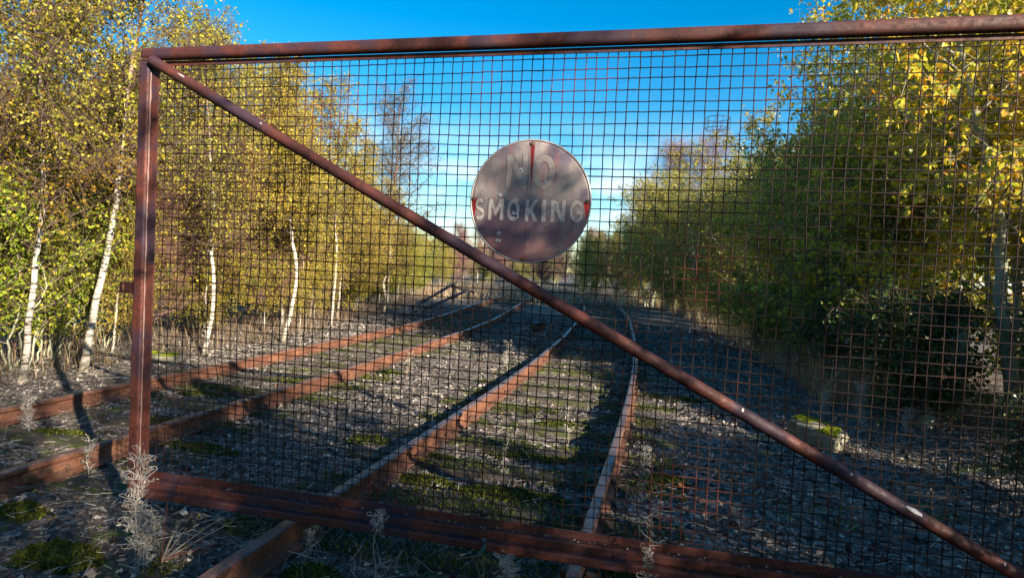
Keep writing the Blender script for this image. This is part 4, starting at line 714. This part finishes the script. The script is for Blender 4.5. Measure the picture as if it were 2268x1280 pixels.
# ------------------------------------------------------------------ dead willowherb plants with curled seed pods
def willowherb(x, y, h, ncurl, lean, label, cr=.022, mat='straw_pale', span=(.2, 1), red=False, stem=.0022):
    z = float(gz(x, y)); o = empty('dead_willowherb', (x, y, z), label, 'dead plant', 'dead willowherb stalks'); n_ = 16; q = np.linspace(0, 1, n_)
    P = np.stack([lean[0]*q**1.3+.008*np.sin(q*9), lean[1]*q**1.3+.006*np.cos(q*7), h*q], -1); link('stem', mesh('stem', [(*tubes(P, stem*(1-.6*q), 5), M['red_stem'] if red else M['straw_pale'])], True), o)
    t = rng.uniform(span[0], span[1], ncurl); base = np.stack([np.interp(t, q, P[:, i]) for i in range(3)], -1); az = rng.random(ncurl)*6.28; S = 14; ph = np.linspace(0, 1, S)
    turns = rng.uniform(.6, 1.3, ncurl)*6.28; R_ = cr*1.25*rng.uniform(.5, 1.3, ncurl); ax = np.stack([np.cos(az), np.sin(az), np.zeros(ncurl)], -1)
    th = turns[:, None]*ph+rng.uniform(-1, 1, ncurl)[:, None]; rr = R_[:, None]*(1-.55*ph); lx = R_[:, None]*1.1*np.minimum(ph*3, 1)+rr*np.sin(th)*np.minimum(ph*3, 1); lz = rr*(1-np.cos(th))*1.0-R_[:, None]*.6*ph
    PP = base[:, None]+ax[:, None]*lx[..., None]; PP[..., 2] += lz; PP[..., :2] += rng.normal(size=(ncurl, 1, 2))*.004*ph[None, :, None]+np.stack([-np.sin(az), np.cos(az)], -1)[:, None]*(rng.normal(size=ncurl)[:, None]*R_[:, None]*.7*ph)[..., None]
    b = link('seed_pods', mesh('seed_pods', [(*tubes(PP, np.full((ncurl, S), .0013)*(1-.4*ph), 3), M[mat])]), o); b['kind'] = 'stuff'
    m_ = ncurl; C = base[rng.integers(ncurl, size=m_)]+rng.normal(size=(m_, 3))*cr*.8; D = rng.normal(size=(m_, 3)); D[:, 2] -= .3; Lf = rng.uniform(.01, .03, m_)
    b = link('withered_leaves' if not red else 'red_leaves', mesh('leaves', [(*leafq(C, D, rng.normal(size=(m_, 3)), Lf*(1.5 if red else 1), Lf*.28), M['red_leaf'] if red else M[mat])]), o); b['kind'] = 'stuff'
    return o
M['red_stem'] = plain('red_stem', [(.3, (.16, .04, .03)), (.7, (.34, .12, .07))], 30, .6, 0)
M['red_leaf'] = leafmat('red_leaf', [(0, (.12, .10, .03)), (.5, (.30, .13, .05)), (.85, (.40, .20, .10)), (1, (.6, .06, .07))])
willowherb(.30, -.42, .56, 120, (-.03, .02), 'dense silvery curled willowherb in front of the foot of the latch post', .028)
willowherb(.36, -.46, .30, 60, (.05, .02), 'low curly willowherb clump beside the tall one at the post foot', .022)
willowherb(-2.25, 1.1, .36, 70, (-.02, 0), 'pale curly willowherb at the far left, standing over the left rail', .024)
willowherb(2.20, -.30, .30, 130, (-.12, .0), 'white curled willowherb leaning at bottom centre before the bottom rail', .018)
willowherb(1.42, -.16, .34, 26, (.0, .0), 'thin stalk with a ring of curls in front of the bottom rail', .020, span=(.7, 1))
willowherb(2.72, -.16, .50, 50, (-.02, .0), 'reddish leafy willowherb right of the right rail in front of the gate', .018, red=True)
willowherb(2.66, .5, .62, 60, (.0, .0), 'grey curly willowherb just behind the gate right of the right rail', .02, span=(.3, 1))
willowherb(4.86, 4.1, .52, 120, (-.03, 0), 'tall fluffy grey willowherb at the foot of the right bank', .03)
willowherb(4.62, 4.6, .36, 60, (0, 0), 'small grey willowherb tuft behind the mossy block', .026)
willowherb(5.2, 3.9, .30, 60, (.02, 0), 'squat fluffy willowherb on the dark right bank', .028)
willowherb(-4.0, 13.2, .55, 90, (0, 0), 'far fluffy white willowherb by the left track', .045)
willowherb(.62, 6.0, .45, 50, (0, 0), 'faint pale willowherb beside the left rail of the right track', .03)
willowherb(1.7, 1.3, .42, 24, (.03, 0), 'sparse stalk between the rails of the right track', .016)
willowherb(2.0, 2.6, .36, 22, (-.02, 0), 'short stalk between the rails near the right rail', .016)
willowherb(-1.0, .5, .25, 22, (0, 0), 'small brown stalk beside the left track near the post', .018)
willowherb(1.0, -.05, .22, 30, (0.04, 0), 'small stalk leaning against the left rail under the gate', .016)
willowherb(-3.2, 6.6, .35, 24, (0, 0), 'thin stalk inside the left track', .02)
willowherb(-.45, 4.7, .35, 40, (.05, 0), 'brown wilted stalk with hanging leaves beside the left track', .026, 'litter')
# slanting dead stems by the post foot
ds = empty('withered_plant', (.42, -.40, 0), 'fan of straight reddish dead stems leaning right at the post foot', 'dead plant')
for j in range(13):
    a_ = rng.uniform(.15, 1.15); ln = rng.uniform(.18, .42); q = np.linspace(0, 1, 6); P = np.stack([ln*math.sin(a_)*q, .25*ln*rng.normal()*q, .02+ln*math.cos(a_)*q-.03*q**2], -1); link('stem', mesh('stem', [(*tubes(P, .0022*(1-.6*q), 4), M['red_stem'] if j % 3 == 0 else M['straw_pale'])], True), ds)
# bright fallen leaves, each one countable
def leaf_mesh():
    V_ = A((0, 0, 0), (.3, .42, .12), (.62, .36, .06), (1, 0, .22), (.62, -.36, .05), (.3, -.42, .14), (.5, 0, 0)); return mesh('fallen_leaf', [(V_*.05, np.array([[0, 1, 6], [1, 2, 6], [2, 3, 6], [3, 4, 6], [4, 5, 6], [5, 0, 6]]), M['orange_leaf'])])
FL = leaf_mesh(); fs = [(-.02, -.55, .7), (.05, -.9, .9), (.12, -.82, .8), (1.25, -.50, 1.), (1.29, -.54, .9), (1.22, -.57, .8), (1.5, -.62, .9), (1.52, -.68, .8), (1.02, -.3, .8), (1.06, -.34, .8), (.98, -.36, .9), (1.1, -.28, .7), (-.9, .05, .9), (-.7, -.1, .9), (-.5, -.2, 1.), (-.62, .12, .8), (-1.3, .6, .9), (-1.5, .75, 1.), (-1.2, .9, .8), (3.1, -.1, .9), (3.3, .4, .8), (2.4, -.35, .8), (2.95, 1.6, .9), (2.2, .8, .7), (.4, .8, .8), (3.6, 1.2, .8), (-.3, 1.9, .9), (.2, 1.5, .7)]
for x, y, s in fs:
    o = link('fallen_leaf', FL, None, (x, y, float(gz(x, y))+.03), (rng.normal()*.3, rng.normal()*.3, rng.random()*6.28), (s, s, s)); tag(o, 'bright orange or yellow fallen leaf lying on the dark foreground ballast', 'leaf', 'bright fallen leaves in the foreground')
